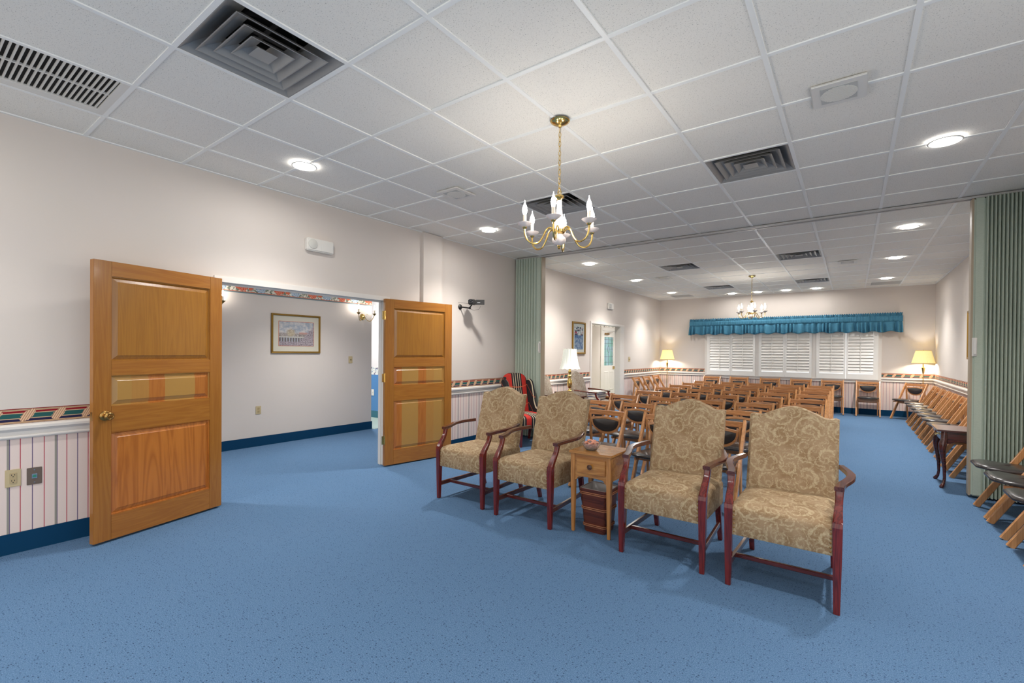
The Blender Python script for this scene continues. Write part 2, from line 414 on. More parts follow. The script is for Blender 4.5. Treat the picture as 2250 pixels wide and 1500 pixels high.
# ceiling tiles with openings where the vents sit
vent_cells = [(-3,-3), (0,2), (-3,2), (0,9), (-3,9), (0,14), (-3,14)]
grille_cells = [(-5,-4), (2,16), (-5,16)]
holes = set(vent_cells+grille_cells)
xs = [WL]+[GX+TS*i for i in range(-5, 4)]+[WR]; ys = [Y0]+[GY+TS*j for j in range(-8, 18)]+[WB]
mb = MB()
for a in range(len(xs)-1):
    for b in range(len(ys)-1):
        ci = round((xs[a]-GX)/TS) if a else -6
        cj = round((ys[b]-GY)/TS) if b else -9
        if a == 0: ci = -6
        if (ci, cj) in holes: continue
        mb.quad((xs[a], ys[b], CEIL), (xs[a], ys[b+1], CEIL), (xs[a+1], ys[b+1], CEIL), (xs[a+1], ys[b], CEIL))
struct('ceiling', mb, m_tile(), 'white speckled acoustic tile ceiling', 'ceiling', smooth=False)
mb = MB(); bw = .0125; bt = CEIL-.007
for x in xs[1:-1]: mb.box(x-bw, x+bw, Y0, WB, bt, CEIL+.002)
mb.box(WL, WL+.02, Y0, WB, bt, CEIL); mb.box(WR-.02, WR, Y0, WB, bt, CEIL); mb.box(WL, WR, WB-.02, WB, bt, CEIL)
for y in ys[1:-1]:
    for a in range(len(xs)-1): mb.box(xs[a]+(bw if a else 0), xs[a+1]-(bw if a < len(xs)-2 else 0), y-bw, y+bw, bt+.0006, CEIL+.002)
struct('trim_1', mb, TBAR, 'white metal grid bars between the ceiling tiles', 'ceiling grid')
# left wall with double doorway and far doorway
LW_MAT = m_wall('y', name='left_wall_paper'); T = .12
mb = MB()
d0, d1, f0, f1 = 1.752, 3.672, 9.08, 10.62
HT = 2.03
for y0, y1, z0, z1 in ((Y0, d0, 0, CEIL), (d0, d1, HT, CEIL), (d1, f0, 0, CEIL), (f0, f1, 2.02, CEIL), (f1, WB+.12, 0, CEIL)):
    mb.box(WL-T, WL, y0, y1, z0, z1)
struct('wall_left', mb, LW_MAT, 'long cream left wall with striped wainscot paper and scroll border', 'wall')
mb = MB(); mb.box(WL, WL+.045, 4.185, 4.52, .97, CEIL-.006)
struct('pillar', mb, m_wall('y', False, 'pilaster_paint'), 'shallow cream pilaster on the left wall beyond the double doorway', 'pilaster')
wx0, wx1, wz0, wz1 = -3.21, .483, .79, 2.15
mb = MB()
for x0, x1, z0, z1 in ((WL, wx0, 0, CEIL), (wx1, WR+.12, 0, CEIL), (wx0, wx1, 0, wz0), (wx0, wx1, wz1, CEIL)):
    mb.box(x0, x1, WB, WB+.12, z0, z1)
struct('wall_back', mb, m_wall('x', name='back_wall_paper'), 'far cream wall around the wide shuttered window', 'wall')
RY0 = 2.6
mb = MB(); mb.box(WR, WR+.12, RY0, WB, 0, CEIL)
struct('wall_right', mb, m_wall('y', name='right_wall_paper'), 'right cream wall behind the row of folding chairs', 'wall')

# chair rails and baseboards
rail_prof = [(0,.767),(.012,.767),(.02,.777),(.02,.786),(.013,.792),(.013,.815),(.02,.822),(.034,.835),(.034,.852),(.026,.862),(.008,.866),(0,.866)]
def rail_y(y0, y1, X, sgn):
    m_ = MB(); m_.prism(rail_prof, lambda a, b: (X+sgn*a, y0, b), lambda a, b: (X+sgn*a, y1, b)); return m_
def rail_x(x0, x1):
    m_ = MB(); m_.prism(rail_prof, lambda a, b: (x0, WB-a, b), lambda a, b: (x1, WB-a, b)); return m_
def base(y0, y1, X, sgn):
    m_ = MB(); xa, xb = sorted((X, X+sgn*.012)); m_.box(xa, xb, y0, y1, 0, .135); return m_
struct('trim_2', rail_y(Y0, d0-.01, WL, 1), WHITE_TRIM, 'white chair rail on the left wall before the double doorway', 'chair rail')
struct('trim_3', rail_y(d1+.01, f0-.07, WL, 1), WHITE_TRIM, 'white chair rail between the two doorways of the left wall', 'chair rail')
struct('trim_4', rail_y(f1+.24, WB, WL, 1), WHITE_TRIM, 'white chair rail in the far left corner of the left wall', 'chair rail')
struct('trim_5', rail_x(WL, wx0-.04), WHITE_TRIM, 'white chair rail on the far wall left of the window', 'chair rail')
struct('trim_6', rail_x(wx1+.04, WR), WHITE_TRIM, 'white chair rail on the far wall right of the window', 'chair rail')
struct('trim_7', rail_y(RY0, WB, WR, -1), WHITE_TRIM, 'white chair rail along the right wall', 'chair rail')
mb = base(Y0, d0-.01, WL, 1)
struct('baseboard_left', mb, TEAL_BASE, 'dark teal carpet baseboard left of the open doors', 'baseboard')
struct('baseboard_middle', base(d1+.01, f0-.07, WL, 1), TEAL_BASE, 'dark teal carpet baseboard between the two doorways', 'baseboard')
struct('baseboard_far', base(f1+.24, WB, WL, 1), TEAL_BASE, 'dark teal carpet baseboard in the far left corner', 'baseboard')
mb = MB(); mb.box(WL, WR, WB-.012, WB, 0, .135)
struct('baseboard_back', mb, TEAL_BASE, 'dark teal carpet baseboard under the window wall', 'baseboard')
struct('baseboard_right', base(RY0, WB, WR, -1), TEAL_BASE, 'dark teal carpet baseboard along the right wall', 'baseboard')

# door frames
def frame_y(name, y0, y1, zt, w, label, door_w=.05):
    m_ = MB(); xa, xb = WL-T-.015, WL+.016
    for a, b in ((y0, y0+w), (y1-w, y1)): m_.box(xa, xb, a, b, 0, zt-w)
    m_.box(xa, xb, y0, y1, zt-w, zt)
    # stop
    xs_ = WL-.07
    m_.box(xs_-.03, xs_, y0+w, y0+w+.013, 0, zt-w); m_.box(xs_-.03, xs_, y1-w-.013, y1-w, 0, zt-w); m_.box(xs_-.03, xs_, y0+w, y1-w, zt-w-.013, zt-w)
    return struct(name, m_, WHITE_TRIM, label, 'door frame', bevel=.003)
frame_y('trim_8', d0, d1, HT, .052, 'white frame around the wide double doorway')
mb = MB()
for a, b in ((f0-.06, f0+.012), (f1-.012, f1+.23)): mb.box(WL-T-.01, WL+.016, a, b, 0, 2.02)
mb.box(WL-T-.01, WL+.016, f0-.06, f1+.23, 2.008, 2.06)
struct('trim_9', mb, WHITE_TRIM, 'white casing around the far doorway to the entrance lobby', 'door frame', bevel=.004)

# hall behind the double doorway
HX = -6.87
mb = MB(); mb.box(HX-.12, HX, -1.5, 5.185, 0, 2.75)
struct('wall_hall', mb, m_wall('y', False, 'hall_paint'), 'cream hallway wall seen through the double doorway', 'wall')
mb = MB(); mb.box(HX, HX+.004, -1.5, 5.185, 2.17, 2.40)
struct('trim_10', mb, FLORAL, 'wallpaper border of orange and blue flowers on the hallway wall', 'wallpaper border')
mb = MB(); mb.box(HX, HX+.012, -1.5, 5.19, 0, .135); mb.box(HX-.12, HX+.012, 5.185, 5.197, 0, .135)
struct('baseboard_hall', mb, TEAL_BASE, 'dark teal carpet baseboard of the hallway', 'baseboard')
mb = MB(); mb.box(-9.2, WL-T, -1.5, 8.2, 2.62, 2.7)
struct('ceiling_hall', mb, flat('hall_ceiling_paint', (226,224,218), .9), 'white ceiling of the hallway', 'ceiling')
mb = MB(); mb.box(-9.2, -5.2, 6.11, 6.22, 0, 2.62)
struct('wall_side_room', mb, LILAC, 'pale wall of the room beyond the hallway corner', 'wall')
mb = MB(); mb.box(-9.2, -5.2, 6.10, 6.11, .142, .887)
struct('trim_11', mb, BLUE_WAINS, 'blue lower wall panel in the room beyond the hallway', 'wainscot')
g = G('small_floral_border', .8); p = g.pos()
g.col(g.mix(g.step(g.noise(p, 22, 2), .5, .58), srgb(222,222,216), g.mix(g.step(g.noise(p, 12, 1), .45, .55), srgb(84,130,160), srgb(120,108,130))))
mb = MB(); mb.box(-9.2, -5.2, 6.104, 6.11, .887, 1.047)
struct('trim_12', mb, g.m, 'small floral border above the blue lower wall panel', 'wallpaper border')
mb = MB(); mb.box(-9.2, -5.2, 6.098, 6.11, 0, .142)
struct('baseboard_side_room', mb, flat('teal_vinyl_base', (16,98,118), .5), 'teal baseboard in the room beyond the hallway', 'baseboard')
mb = MB(); mb.box(-9.2, -6.8, 5.2, 6.11, 0, .004)
struct('floor_side_room', mb, VINYL_FLOOR, 'pale greenish vinyl floor beyond the hallway carpet', 'floor')
mb = MB(); mb.box(-9.2, WL-T, -1.6, -1.5, 0, 2.75)
struct('wall_hall_end', mb, LILAC, 'end wall of the hallway behind the left door', 'wall')
# lobby beyond the far doorway
LX = -6.25
mb = MB(); mb.box(LX-.12, LX, 8.2, 13.26, 0, 2.7); mb.box(LX-.12, LX, 14.30, 15.4, 0, 2.7); mb.box(LX-.12, LX, 13.26, 14.30, 2.08, 2.7)
struct('wall_lobby', mb, m_wall('y', False, 'lobby_paint'), 'white lobby wall seen through the far doorway', 'wall')
mb = MB(); mb.box(-9.2, WL-T, 8.2, 8.32, 0, 2.7); mb.box(LX, WL-T, 15.3, 15.42, 0, 2.7)
struct('wall_lobby_end', mb, LILAC, 'end walls of the entrance lobby', 'wall')
mb = MB(); mb.box(LX-.1, WL-T, 8.2, 15.4, 2.66, 2.72)
struct('ceiling_lobby', mb, flat('lobby_ceiling_paint', (230,228,222), .9), 'white ceiling of the entrance lobby', 'ceiling')
mb = MB(); mb.box(LX, WL-T, 8.32, 15.3, 0, .004)
struct('floor_lobby', mb, flat('lobby_floor_vinyl', (150,158,138), .4), 'greenish floor of the entrance lobby', 'floor')
g = G('lobby_border', .8); p = g.pos()
g.col(g.mix(g.step(g.noise(p, 14, 3), .5, .6), srgb(226,220,210), srgb(150,140,126)))
mb = MB(); mb.box(LX, LX+.004, 8.3, 15.3, 2.18, 2.36)
struct('trim_13', mb, g.m, 'pale leaf wallpaper border high on the lobby wall', 'wallpaper border')
mb = MB()
mb.box(LX-.02, LX+.018, 13.16, 13.26, 0, 2.17); mb.box(LX-.02, LX+.018, 14.30, 14.40, 0, 2.17); mb.box(LX-.02, LX+.018, 13.26, 14.30, 2.07, 2.17)
struct('trim_14', mb, WHITE_TRIM, 'white casing around the lobby entrance door', 'door frame', bevel=.004)
# partition track in the ceiling
TY = 6.32
mb = MB(); mb.box(WL, WR, TY-.05, TY-.02, CEIL-.028, CEIL-.007); mb.box(WL, WR, TY+.02, TY+.05, CEIL-.028, CEIL-.007); mb.box(WL, WR, TY-.02, TY+.02, CEIL-.014, CEIL-.007)
struct('trim_15', mb, flat('track_metal', (188,186,182), .4, .3), 'metal ceiling track of the folding partition', 'partition track', bevel=.003)

# ------------------------------------------------------------------ ceiling fixtures
def sq_ring(m_, bo, zo, bi, zi):
    m_.rings([[(sx*b, sy*b, z) for sx, sy in ((-1,-1),(1,-1),(1,1),(-1,1))] for b, z in ((bo, zo), (bi, zi))], cap=False); return m_
def make_vent():
    t = thing('ceiling_vent', '', 'ceiling vent', group='square air diffusers in the ceiling')
    m_ = MB()
    for k in range(1):
        sq_ring(m_, .294, -.004, .294, .0); sq_ring(m_, .294, -.004, .286, -.004); sq_ring(m_, .286, -.004, .235, .038); sq_ring(m_, .235, .038, .16, .085)
    m_.build('frame', ALU, t, smooth=False)
    m_ = MB(); sq_ring(m_, .296, .004, .296, .19); m_.quad((-.296,-.296,.19), (.296,-.296,.19), (.296,.296,.19), (-.296,.296,.19))
    m_.build('duct_box', DARK, t, smooth=False)
    m_ = MB(); m_.lathe([(.16,.09),(.16,.185)], 24, cap=False); m_.tube([(-.15,0,.1),(.15,0,.1)], .012, 6); m_.tube([(0,-.15,.1),(0,.15,.1)], .012, 6)
    m_.build('duct_collar', DUCT, t)
    for b in (.232, .172, .112):
        m_ = MB()
        sq_ring(m_, b, -.006, b-.03, .022); sq_ring(m_, b-.03, .022, b-.085, .048); sq_ring(m_, b-.085, .048, b-.087, .045); sq_ring(m_, b-.087, .045, b-.034, .019); sq_ring(m_, b-.034, .019, b-.006, -.006); sq_ring(m_, b-.006, -.006, b, -.006)
        m_.build('louver', ALU, t, smooth=False)
    m_ = MB(); q = [(-1,-1),(1,-1),(1,1),(-1,1)]
    m_.rings([[(a*.052, b*.052, -.006) for a, b in q], [(a*.012, b*.012, .02) for a, b in q], [(a*.010, b*.010, .018) for a, b in q]], cap=True)
    m_.build('centre_cone', ALU, t, smooth=False)
    return t
vlab = ['dark metal square ceiling vent nearest the camera, beside the white return grille', 'dark metal square ceiling vent between the front chandelier and the right downlight',
        'dark metal square ceiling vent just behind the front chandelier', 'small dark square ceiling vent just past the partition track, right of the far chandelier',
        'small dark square ceiling vent just past the partition track, left of the far chandelier', 'tiny square ceiling vent near the far wall, right of the far chandelier',
        'tiny square ceiling vent near the far wall, left of the far chandelier']
cellc = lambda i, j: (GX+TS*(i+.5), GY+TS*(j+.5))
v0 = None
for (i, j), lb in zip(vent_cells, vlab):
    x, y = cellc(i, j)
    if v0 is None: v0 = make_vent(); v0.location = (x, y, CEIL); v0['label'] = lb
    else: dup(v0, (x, y, CEIL), 0, lb)
def make_grille(n=20):
    t = thing('return_grille', '', 'air grille', group='white return air grilles')
    m_ = MB(); a = .303; x0, x1, y0, y1 = -.215, .292, -.252, .252
    m_.box(-a, a, -a, y0, -.006, .006); m_.box(-a, a, y1, a, -.006, .006); m_.box(-a, x0, y0, y1, -.006, .006); m_.box(x1, a, y0, y1, -.006, .006)
    m_.box((x0+x1)/2-.008, (x0+x1)/2+.008, y0, y1, .002, .012)
    m_.build('frame', WHITE_PLASTIC, t)
    m_ = MB()
    for k in range(n):
        y = y0+(k+.5)*(y1-y0)/n
        mt = Matrix.Translation((0, y, .008)) @ Matrix.Rotation(.15, 4, 'X')
        m_.box(x0, x1, -.0038, .0038, -.010, .0, mt)
    m_.build('blades', WHITE_PLASTIC, t)
    m_ = MB(); m_.box(-a, a, -a, a, .03, .16); m_.build('duct_box', DARK, t)
    return t
g0 = make_grille(); x, y = cellc(-5, -4); g0.location = (x, y, CEIL); g0['label'] = 'large white slatted return grille at the left edge of the ceiling'
x, y = cellc(2, 16); dup(g0, (x, y, CEIL), 0, 'grey slatted return grille in the far right of the ceiling')
x, y = cellc(-5, 16); dup(g0, (x, y, CEIL), 0, 'grey slatted return grille in the far left of the ceiling')
# recessed lights
def make_light():
    t = thing('recessed_light', '', 'ceiling light', group='round recessed downlights')
    m_ = MB(); m_.lathe([(.082,.0),(.098,-.001),(.1,-.006),(.09,-.009),(.08,-.004),(.078,.0)], 32, cap=False); m_.build('trim_ring', WHITE_PLASTIC, t)
    m_ = MB(); m_.lathe([(.0001,-.0055),(.05,-.005),(.081,-.003),(.081,.0005)], 32, cap=False); m_.build('lens', LENS, t)
    return t
def beam(root, power):
    l = bpy.data.lights.new('beam', 'SPOT'); l.energy = power; l.color = (1, .98, .955); l.spot_size = math.radians(118); l.spot_blend = 1.0; l.shadow_soft_size = .07
    o = bpy.data.objects.new('beam', l); COL.objects.link(o); o.parent = root; o.location = (0, 0, -.02)
lights = [((-3.713,2.118), 'round downlight on the left, above the open double doors'), ((-3.732,4.588), 'round downlight left of the front chandelier, above the left wall pilaster'),
          ((.526,4.544), 'large round downlight on the right, nearest the green partition'), ((.54,7.33), 'round downlight just past the partition track on the right'),
          ((.54,9.53), 'second round downlight past the partition track on the right'), ((.54,11.97), 'third round downlight past the partition track on the right, near the far wall'),
          ((-3.70,7.33), 'round downlight just past the partition track on the left'), ((-3.72,9.53), 'second round downlight past the partition track on the left'),
          ((-3.73,11.97), 'third round downlight past the partition track on the left, near the far wall'),
          ((-2.50,12.95), 'tiny downlight above the window, leftmost of the four over the valance'), ((-1.91,12.95), 'tiny downlight above the window, second from left over the valance'),
          ((-1.30,12.95), 'tiny downlight above the window, third from left over the valance'), ((-.68,12.95), 'tiny downlight above the window, rightmost of the four over the valance'),
          ((.54,2.12), 'added fill downlight out of view on the right, nearer the camera'), ((-3.72,-.32), 'added fill downlight out of view behind the camera on the left'), ((.54,-.32), 'added fill downlight out of view behind the camera on the right'),  # unseen downlights, added to brighten the near part of the room
          ((-1.6,-.32), 'added fill downlight out of view behind the camera in the middle')]
l0 = None
tiny_lens = None
for (x, y), lb in lights:
    if l0 is None: l0 = q = make_light(); l0.location = (x, y, CEIL-.008); l0['label'] = lb
    else: q = dup(l0, (x, y, CEIL-.008), 0, lb)
    if tiny_lens is None:
        tiny_lens = [c for c in q.children if c.name.startswith('lens')][0].data.copy(); tiny_lens.materials[0] = G('lit_small_lens', .3).emit((1,.98,.955,1), 90).m
    if 'tiny' in lb:
        for c in q.children:
            if c.name.startswith('lens'): c.data = tiny_lens
    elif q is not l0: beam(q, SPOT_W*(.55 if 'out of view' in lb else 1.25 if 'past' in lb else 1))

def make_speaker():
    t = thing('ceiling_speaker', '', 'ceiling speaker', group='square white ceiling speakers')
    m_ = MB(); m_.box(-.135, .135, -.145, .145, -.012, 0); m_.build('plate', WHITE_PLASTIC, t, bevel=.006)
    m_ = MB(); m_.box(-.088, .088, -.098, .098, -.0145, -.012)
    m_.build('grille', flat('speaker_cloth', (186,186,182), .7), t)
    m_ = MB()
    for k in range(-9, 10):
        w = math.sqrt(max(0, .09**2-(k*.0095)**2))
        if w > .01: m_.box(-w, w, k*.0095-.002, k*.0095+.002, -.0165, -.0145)
    m_.build('ribs', WHITE_PLASTIC, t)
    return t
s0 = make_speaker(); s0.location = (-.078, 3.335, CEIL-.007); s0['label'] = 'square white ceiling speaker on the right, nearest the camera'
dup(s0, (-3.132, 3.345, CEIL-.007), 0, 'square white ceiling speaker left of the front chandelier')
dup(s0, (-.077, 9.53, CEIL-.007), 0, 'flat white ceiling speaker in the far room on the right')
dup(s0, (-3.13, 9.55, CEIL-.007), 0, 'flat white ceiling speaker in the far room on the left')

for x, y, z, lb in ((-5.75, 1.2, 2.62, 'added fill downlight in the hallway ceiling before the double doorway, out of view'), (-5.75, 3.9, 2.62, 'added fill downlight in the hallway ceiling behind the right pine door, out of view'), (-7.6, 5.6, 2.62, 'added fill downlight in the side room past the hallway, out of view'),
                    (-5.4, 11.2, 2.66, 'added fill downlight in the lobby ceiling near the doorway, out of view'), (-5.4, 13.6, 2.66, 'added fill downlight in the lobby ceiling near the entrance door, out of view')):
    beam(dup(l0, (x, y, z-.001), 0, lb), SPOT_W*.85)  # unseen lamps added to light the hall, side room and lobby
beam(l0, SPOT_W*.6)
# chandeliers
def bulb_mb(c, r=.0165, h=.085):
    return MB().lathe([(.006,0),(.010,.006),(r*.95,.024),(r,.034),(r*.82,.052),(r*.4,.070),(r*.15,.082),(.0008,h+.012)], 12, c)
def make_chandelier(name, label, z_cup, metal):
    t = thing(name, label, 'chandelier', group=None)
    H = CEIL-.008
    m_ = MB(); m_.lathe([(.0,0),(.062,0),(.066,-.006),(.060,-.014),(.040,-.026),(.014,-.034),(.010,-.046),(.0,-.046)], 28, (0,0,H)); m_.build('canopy', BRASS, t)
    m_ = MB(); z = H-.045; k = 0; zb = z_cup+.235
    while z > zb:
        p = []
        for a in range(12):
            an = 2*PI*a/12; u = .0085*math.cos(an); v = .019*math.sin(an)
            p.append((u, 0, z-.019+v) if k % 2 else (0, u, z-.019+v))
        m_.tube(p, .0021, 6, closed=True); z -= .031; k += 1
    m_.build('chain', metal, t)
    m_ = MB(); m_.tube([(.006*math.sin(i*.9), .006*math.cos(i*.9), H-.04-(H-.04-zb)*i/24) for i in range(25)], .0022, 6); m_.build('cord', flat('clear_cord', (176,164,140), .3), t)
    c = z_cup
    m_ = MB(); m_.lathe([(.0,.235),(.012,.23),(.03,.222),(.033,.212),(.022,.204),(.017,.196)], 20, (0,0,c)); m_.tube([(.014*math.cos(a*PI/6), 0, c+.243+.02*math.sin(a*PI/6)) for a in range(12)], .0022, 6, closed=True)
    m_.build('top_cap', BRASS, t)
    m_ = MB(); m_.lathe([(.017,.2),(.018,.15),(.026,.09),(.036,.05),(.04,.03),(.032,.01),(.022,0)], 20, (0,0,c-.01)); m_.build('column', PORCELAIN, t)
    m_ = MB(); m_.lathe([(.02,0),(.040,-.006),(.040,-.02),(.03,-.03),(.024,-.032)], 20, (0,0,c)); m_.build('hub', BRASS, t)
    m_ = MB(); m_.lathe([(.022,-.03),(.028,-.036),(.028,-.044),(.044,-.058),(.047,-.074),(.043,-.088),(.030,-.100),(.012,-.108)], 20, (0,0,c)); m_.build('bowl', PORCELAIN, t)
    m_ = MB(); m_.lathe([(.012,-.106),(.013,-.114),(.006,-.120),(.009,-.126),(.001,-.134)], 14, (0,0,c)); m_.build('finial', BRASS, t)
    for k in range(6):
        a = math.radians(52+60*k); ca, sa = math.cos(a), math.sin(a)
        P = []
        for i in range(25):
            s_ = i/24
            r = .035+.205*s_+ (.012*math.sin(PI*s_))
            zz = -.012 - .085*math.sin(PI*min(1, max(0, (s_-.08)/.92))**1.0)*1.0 + .022*math.sin(PI*min(1, s_/.35)) if s_ < .97 else -.012
            P.append((s_, r, zz))
        pts = []
        ctrl = [(.035,-.012),(.06,.008),(.09,-.01),(.115,-.06),(.145,-.098),(.185,-.106),(.222,-.085),(.24,-.04),(.24,-.004)]
        for i in range(len(ctrl)-1):
            p0 = ctrl[max(i-1,0)]; p1 = ctrl[i]; p2 = ctrl[i+1]; p3 = ctrl[min(i+2, len(ctrl)-1)]
            for q in range(4):
                s_ = q/4
                f = lambda d: .5*((2*p1[d])+(-p0[d]+p2[d])*s_+(2*p0[d]-5*p1[d]+4*p2[d]-p3[d])*s_**2+(-p0[d]+3*p1[d]-3*p2[d]+p3[d])*s_**3)
                pts.append((f(0)*ca, f(0)*sa, c+f(1)))
        pts.append((ctrl[-1][0]*ca, ctrl[-1][0]*sa, c+ctrl[-1][1]))
        m_ = MB(); m_.tube(pts, .0062, 8); m_.lathe([(.006,-.016),(.013,-.012),(.016,-.004),(.010,0)], 14, (.24*ca, .24*sa, c)); arm = m_.build('arm', BRASS, t)
        m_ = MB(); m_.lathe([(.012,-.004),(.022,0),(.043,.016),(.048,.022),(.044,.024),(.026,.014),(.012,.012)], 20, (.24*ca, .24*sa, c), cap=False); m_.build('drip_cup', PORCELAIN, arm)
        m_ = MB(); m_.lathe([(.011,.008),(.0115,.075),(.008,.077)], 12, (.24*ca, .24*sa, c)); m_.build('candle_sleeve', CANDLE, arm)
        bulb_mb((.24*ca, .24*sa, c+.074)).build('bulb', GLASS_BULB, arm)
    return t
ch = make_chandelier('chandelier', 'six-arm brass and white porcelain chandelier in the foreground, hanging by a gold chain', 2.195, BRASS)
ch.location = (-1.585, 2.69, 0)
dup(ch, (-1.61, 10.22, 0), 0, 'small six-arm brass chandelier in the far room before the blue valance')

# ------------------------------------------------------------------ double doors
def make_door(name, hinge, free, side, st_f, st_h, label, panels, knob):
    """s runs from the hinge; visible face at local y=0, body behind it on side*y"""
    h = Vector(hinge); f = Vector(free); L = (f-h).length; a = math.atan2(f.y-h.y, f.x-h.x)
    t = thing(name, label, 'door', (h.x, h.y, 0), a, kind='structure')
    B = lambda m_, x0, x1, z0, z1, ya=0.0, yb=.045: m_.box(x0, x1, min(side*ya, side*yb), max(side*ya, side*yb), z0, z1)
    zt = [.015, .19, .778, .967, 1.185, 1.29, 1.893, 1.998]
    for x0, x1 in ((0, st_h), (L-st_f, L)): B(MB(), x0, x1, zt[0], zt[7]).build('stile', PINE_V, t, bevel=.002)
    for k in (0, 2, 4, 6): B(MB(), st_h, L-st_f, zt[k], zt[k+1], .0006, .0444).build('rail', PINE_H, t, bevel=.0015)
    for (za, zb), mat in zip(((zt[1], zt[2]), (zt[3], zt[4]), (zt[5], zt[6])), panels):
        m_ = MB(); x0, x1 = st_h, L-st_f
        def R(i, y): return [(x0+i, side*y, za+i), (x1-i, side*y, za+i), (x1-i, side*y, zb-i), (x0+i, side*y, zb-i)]
        m_.rings([R(0, .036), R(0, .009), R(.006, .009), R(.010, .017), R(.036, .008), R(.040, .005), R(.042, .005)])
        m_.build('panel', mat, t, smooth=False)
    if knob:
        x = L-.067
        mt = Matrix.Translation((x, 0, .904)) @ Matrix.Rotation(side*PI/2, 4, 'X')
        k = MB().lathe([(.034,0),(.034,.006),(.026,.011),(.014,.013),(.012,.03),(.018,.036),(.028,.044),(.030,.054),(.027,.062),(.020,.066),(.018,.064),(.010,.064),(.008,.067),(.0,.067)], 24, mat=mt).build('knob', ANTIQUE_BRASS, t)
        m_ = MB(); m_.box(L-.0005, L+.0015, side*.012 if side > 0 else -.033, .033 if side > 0 else -.012, .875, .935); m_.build('latch_plate', ANTIQUE_BRASS, t)
    return t, a
d1o, a1 = make_door('door_1', (-4.450, 1.790), (-4.233, .890), -1*-1 if False else -1, .106, .106,
    'left honey pine panelled door standing open with a brass knob', (PINE_GRAIN, PINE_BOARD, PINE_TOP), True)
d2o, a2 = make_door('door_2', (-4.462, 3.560), (-4.286, 4.512), 1, .112, .118,
    'right honey pine panelled door standing open behind the armchairs', (PINE_BOARD, PINE_BOARD, PINE_TOP), False)
for z in (.32, 1.06, 1.80):
    m_ = MB(); m_.box(-.034, -.001, .004, .007, z-.05, z+.05); m_.tube([(-.002, .001, z-.052), (-.002, .001, z+.052)], .006, 8)
    m_.build('hinge', BRASS, d2o)
    m_ = MB(); m_.tube([(-.004, -.045, z-.052), (-.004, -.045, z+.052)], .006, 8); m_.build('hinge', BRASS, d1o)

# ------------------------------------------------------------------ things on the left wall and in the hall
t = thing('wall_outlet', 'beige duplex power outlet on the striped left wall', 'outlet', (WL, .544, .505))
MB().box(0, .006, -.037, .037, -.058, .058).build('cover_plate', BEIGE, t, bevel=.002)
MB().box(.006, .009, -.017, .017, -.035, .035).build('socket_insert', flat('beige_socket', (182,162,122), .4), t, bevel=.001)
m_ = MB()
for z in (-.02, .018):
    for y in (-.007, .007): m_.box(.0088, .0094, y-.0015, y+.0015, z, z+.009)
    m_.box(.0088, .0094, -.003, .003, z-.010, z-.005)
m_.build('slots', BLACKP, t)
t = thing('jack_plate', 'dark metal wall plate with a round audio jack on the striped left wall', 'wall plate', (WL, .645, .5))
MB().box(0, .005, -.037, .037, -.058, .058).build('cover_plate', STEEL, t, bevel=.002)
MB().box(.005, .009, -.0135, .0135, -.016, .016).build('jack_housing', CHROME, t, bevel=.001)
MB().lathe([(.0095,0),(.0095,.011),(.0,.011)], 16, mat=Matrix.Rotation(PI/2, 4, 'Y')).build('jack_socket', flat('green_jack', (46,130,110), .3), t)
m_ = MB()
for z in (-.042, .042): m_.lathe([(.004,0.004),(.0035,.007),(.0,.007)], 10, (0,0,z), mat=Matrix.Rotation(PI/2, 4, 'Y'))
m_.build('screws', CHROME, t)
t = thing('emergency_light', 'white emergency light box high on the left wall above the open doors', 'emergency light', (WL, 2.74, 2.465))
MB().box(0, .055, -.15, .15, -.065, .065).build('housing', WHITE_PLASTIC, t, bevel=.01)
m_ = MB(); m_.lathe([(.05,0),(.047,.008),(.03,.014),(.0,.016)], 24, (.055,-.09,.005), mat=Matrix.Rotation(PI/2, 4, 'Y')); m_.build('lamp_lens', flat('pale_lens', (206,204,196), .2), t)
MB().box(.055, .058, .0, .105, -.055, .055).build('front_panel', WHITE_PLASTIC, t, bevel=.001)
t = thing('alarm_box', 'small white alarm box on the far left wall above the lobby doorway', 'alarm', (WL, 10.0, 2.45))
MB().box(0, .05, -.13, .13, -.07, .07).build('housing', WHITE_PLASTIC, t, bevel=.008)
MB().box(.05, .065, -.11, 0, -.045, .05).build('strobe_lens', flat('clear_strobe', (196,194,190), .2), t, bevel=.004)
t = thing('light_switch', 'pale light switch plate on the far left wall beside the lobby doorway', 'light switch', (WL, 11.2, 1.225))
MB().box(0, .006, -.06, .06, -.06, .06).build('cover_plate', BEIGE, t, bevel=.002)
m_ = MB(); m_.box(.006, .018, -.03, -.02, -.012, .012); m_.box(.006, .018, .02, .03, -.012, .012); m_.build('toggle', BEIGE, t)
t = thing('light_switch', 'beige light switch on the hallway wall right of the framed landscape', 'light switch', (HX, 4.757, 1.226))
MB().box(0, .006, -.038, .038, -.058, .058).build('cover_plate', BEIGE, t, bevel=.002)
MB().box(.006, .018, -.005, .005, -.01, .014).build('toggle', flat('dark_toggle', (120,100,70), .4), t)
t = thing('wall_outlet', 'beige power outlet low on the hallway wall below the framed landscape', 'outlet', (HX, 3.243, .517))
MB().box(0, .006, -.038, .038, -.058, .058).build('cover_plate', BEIGE, t, bevel=.002)
m_ = MB(); m_.box(.006, .008, -.015, .015, .006, .036); m_.box(.006, .008, -.015, .015, -.036, -.006); m_.build('socket_insert', flat('beige_socket_dark', (170,150,108), .4), t)
t = thing('light_switch', 'white switch plate on the blue wall panel beyond the hallway', 'light switch', (-8.03, 6.1, .52))
MB().box(-.04, .04, -.006, 0, -.065, .065).build('cover_plate', WHITE_PLASTIC, t, bevel=.002)
MB().box(-.006, .006, -.014, -.006, -.014, .014).build('toggle', WHITE_PLASTIC, t)

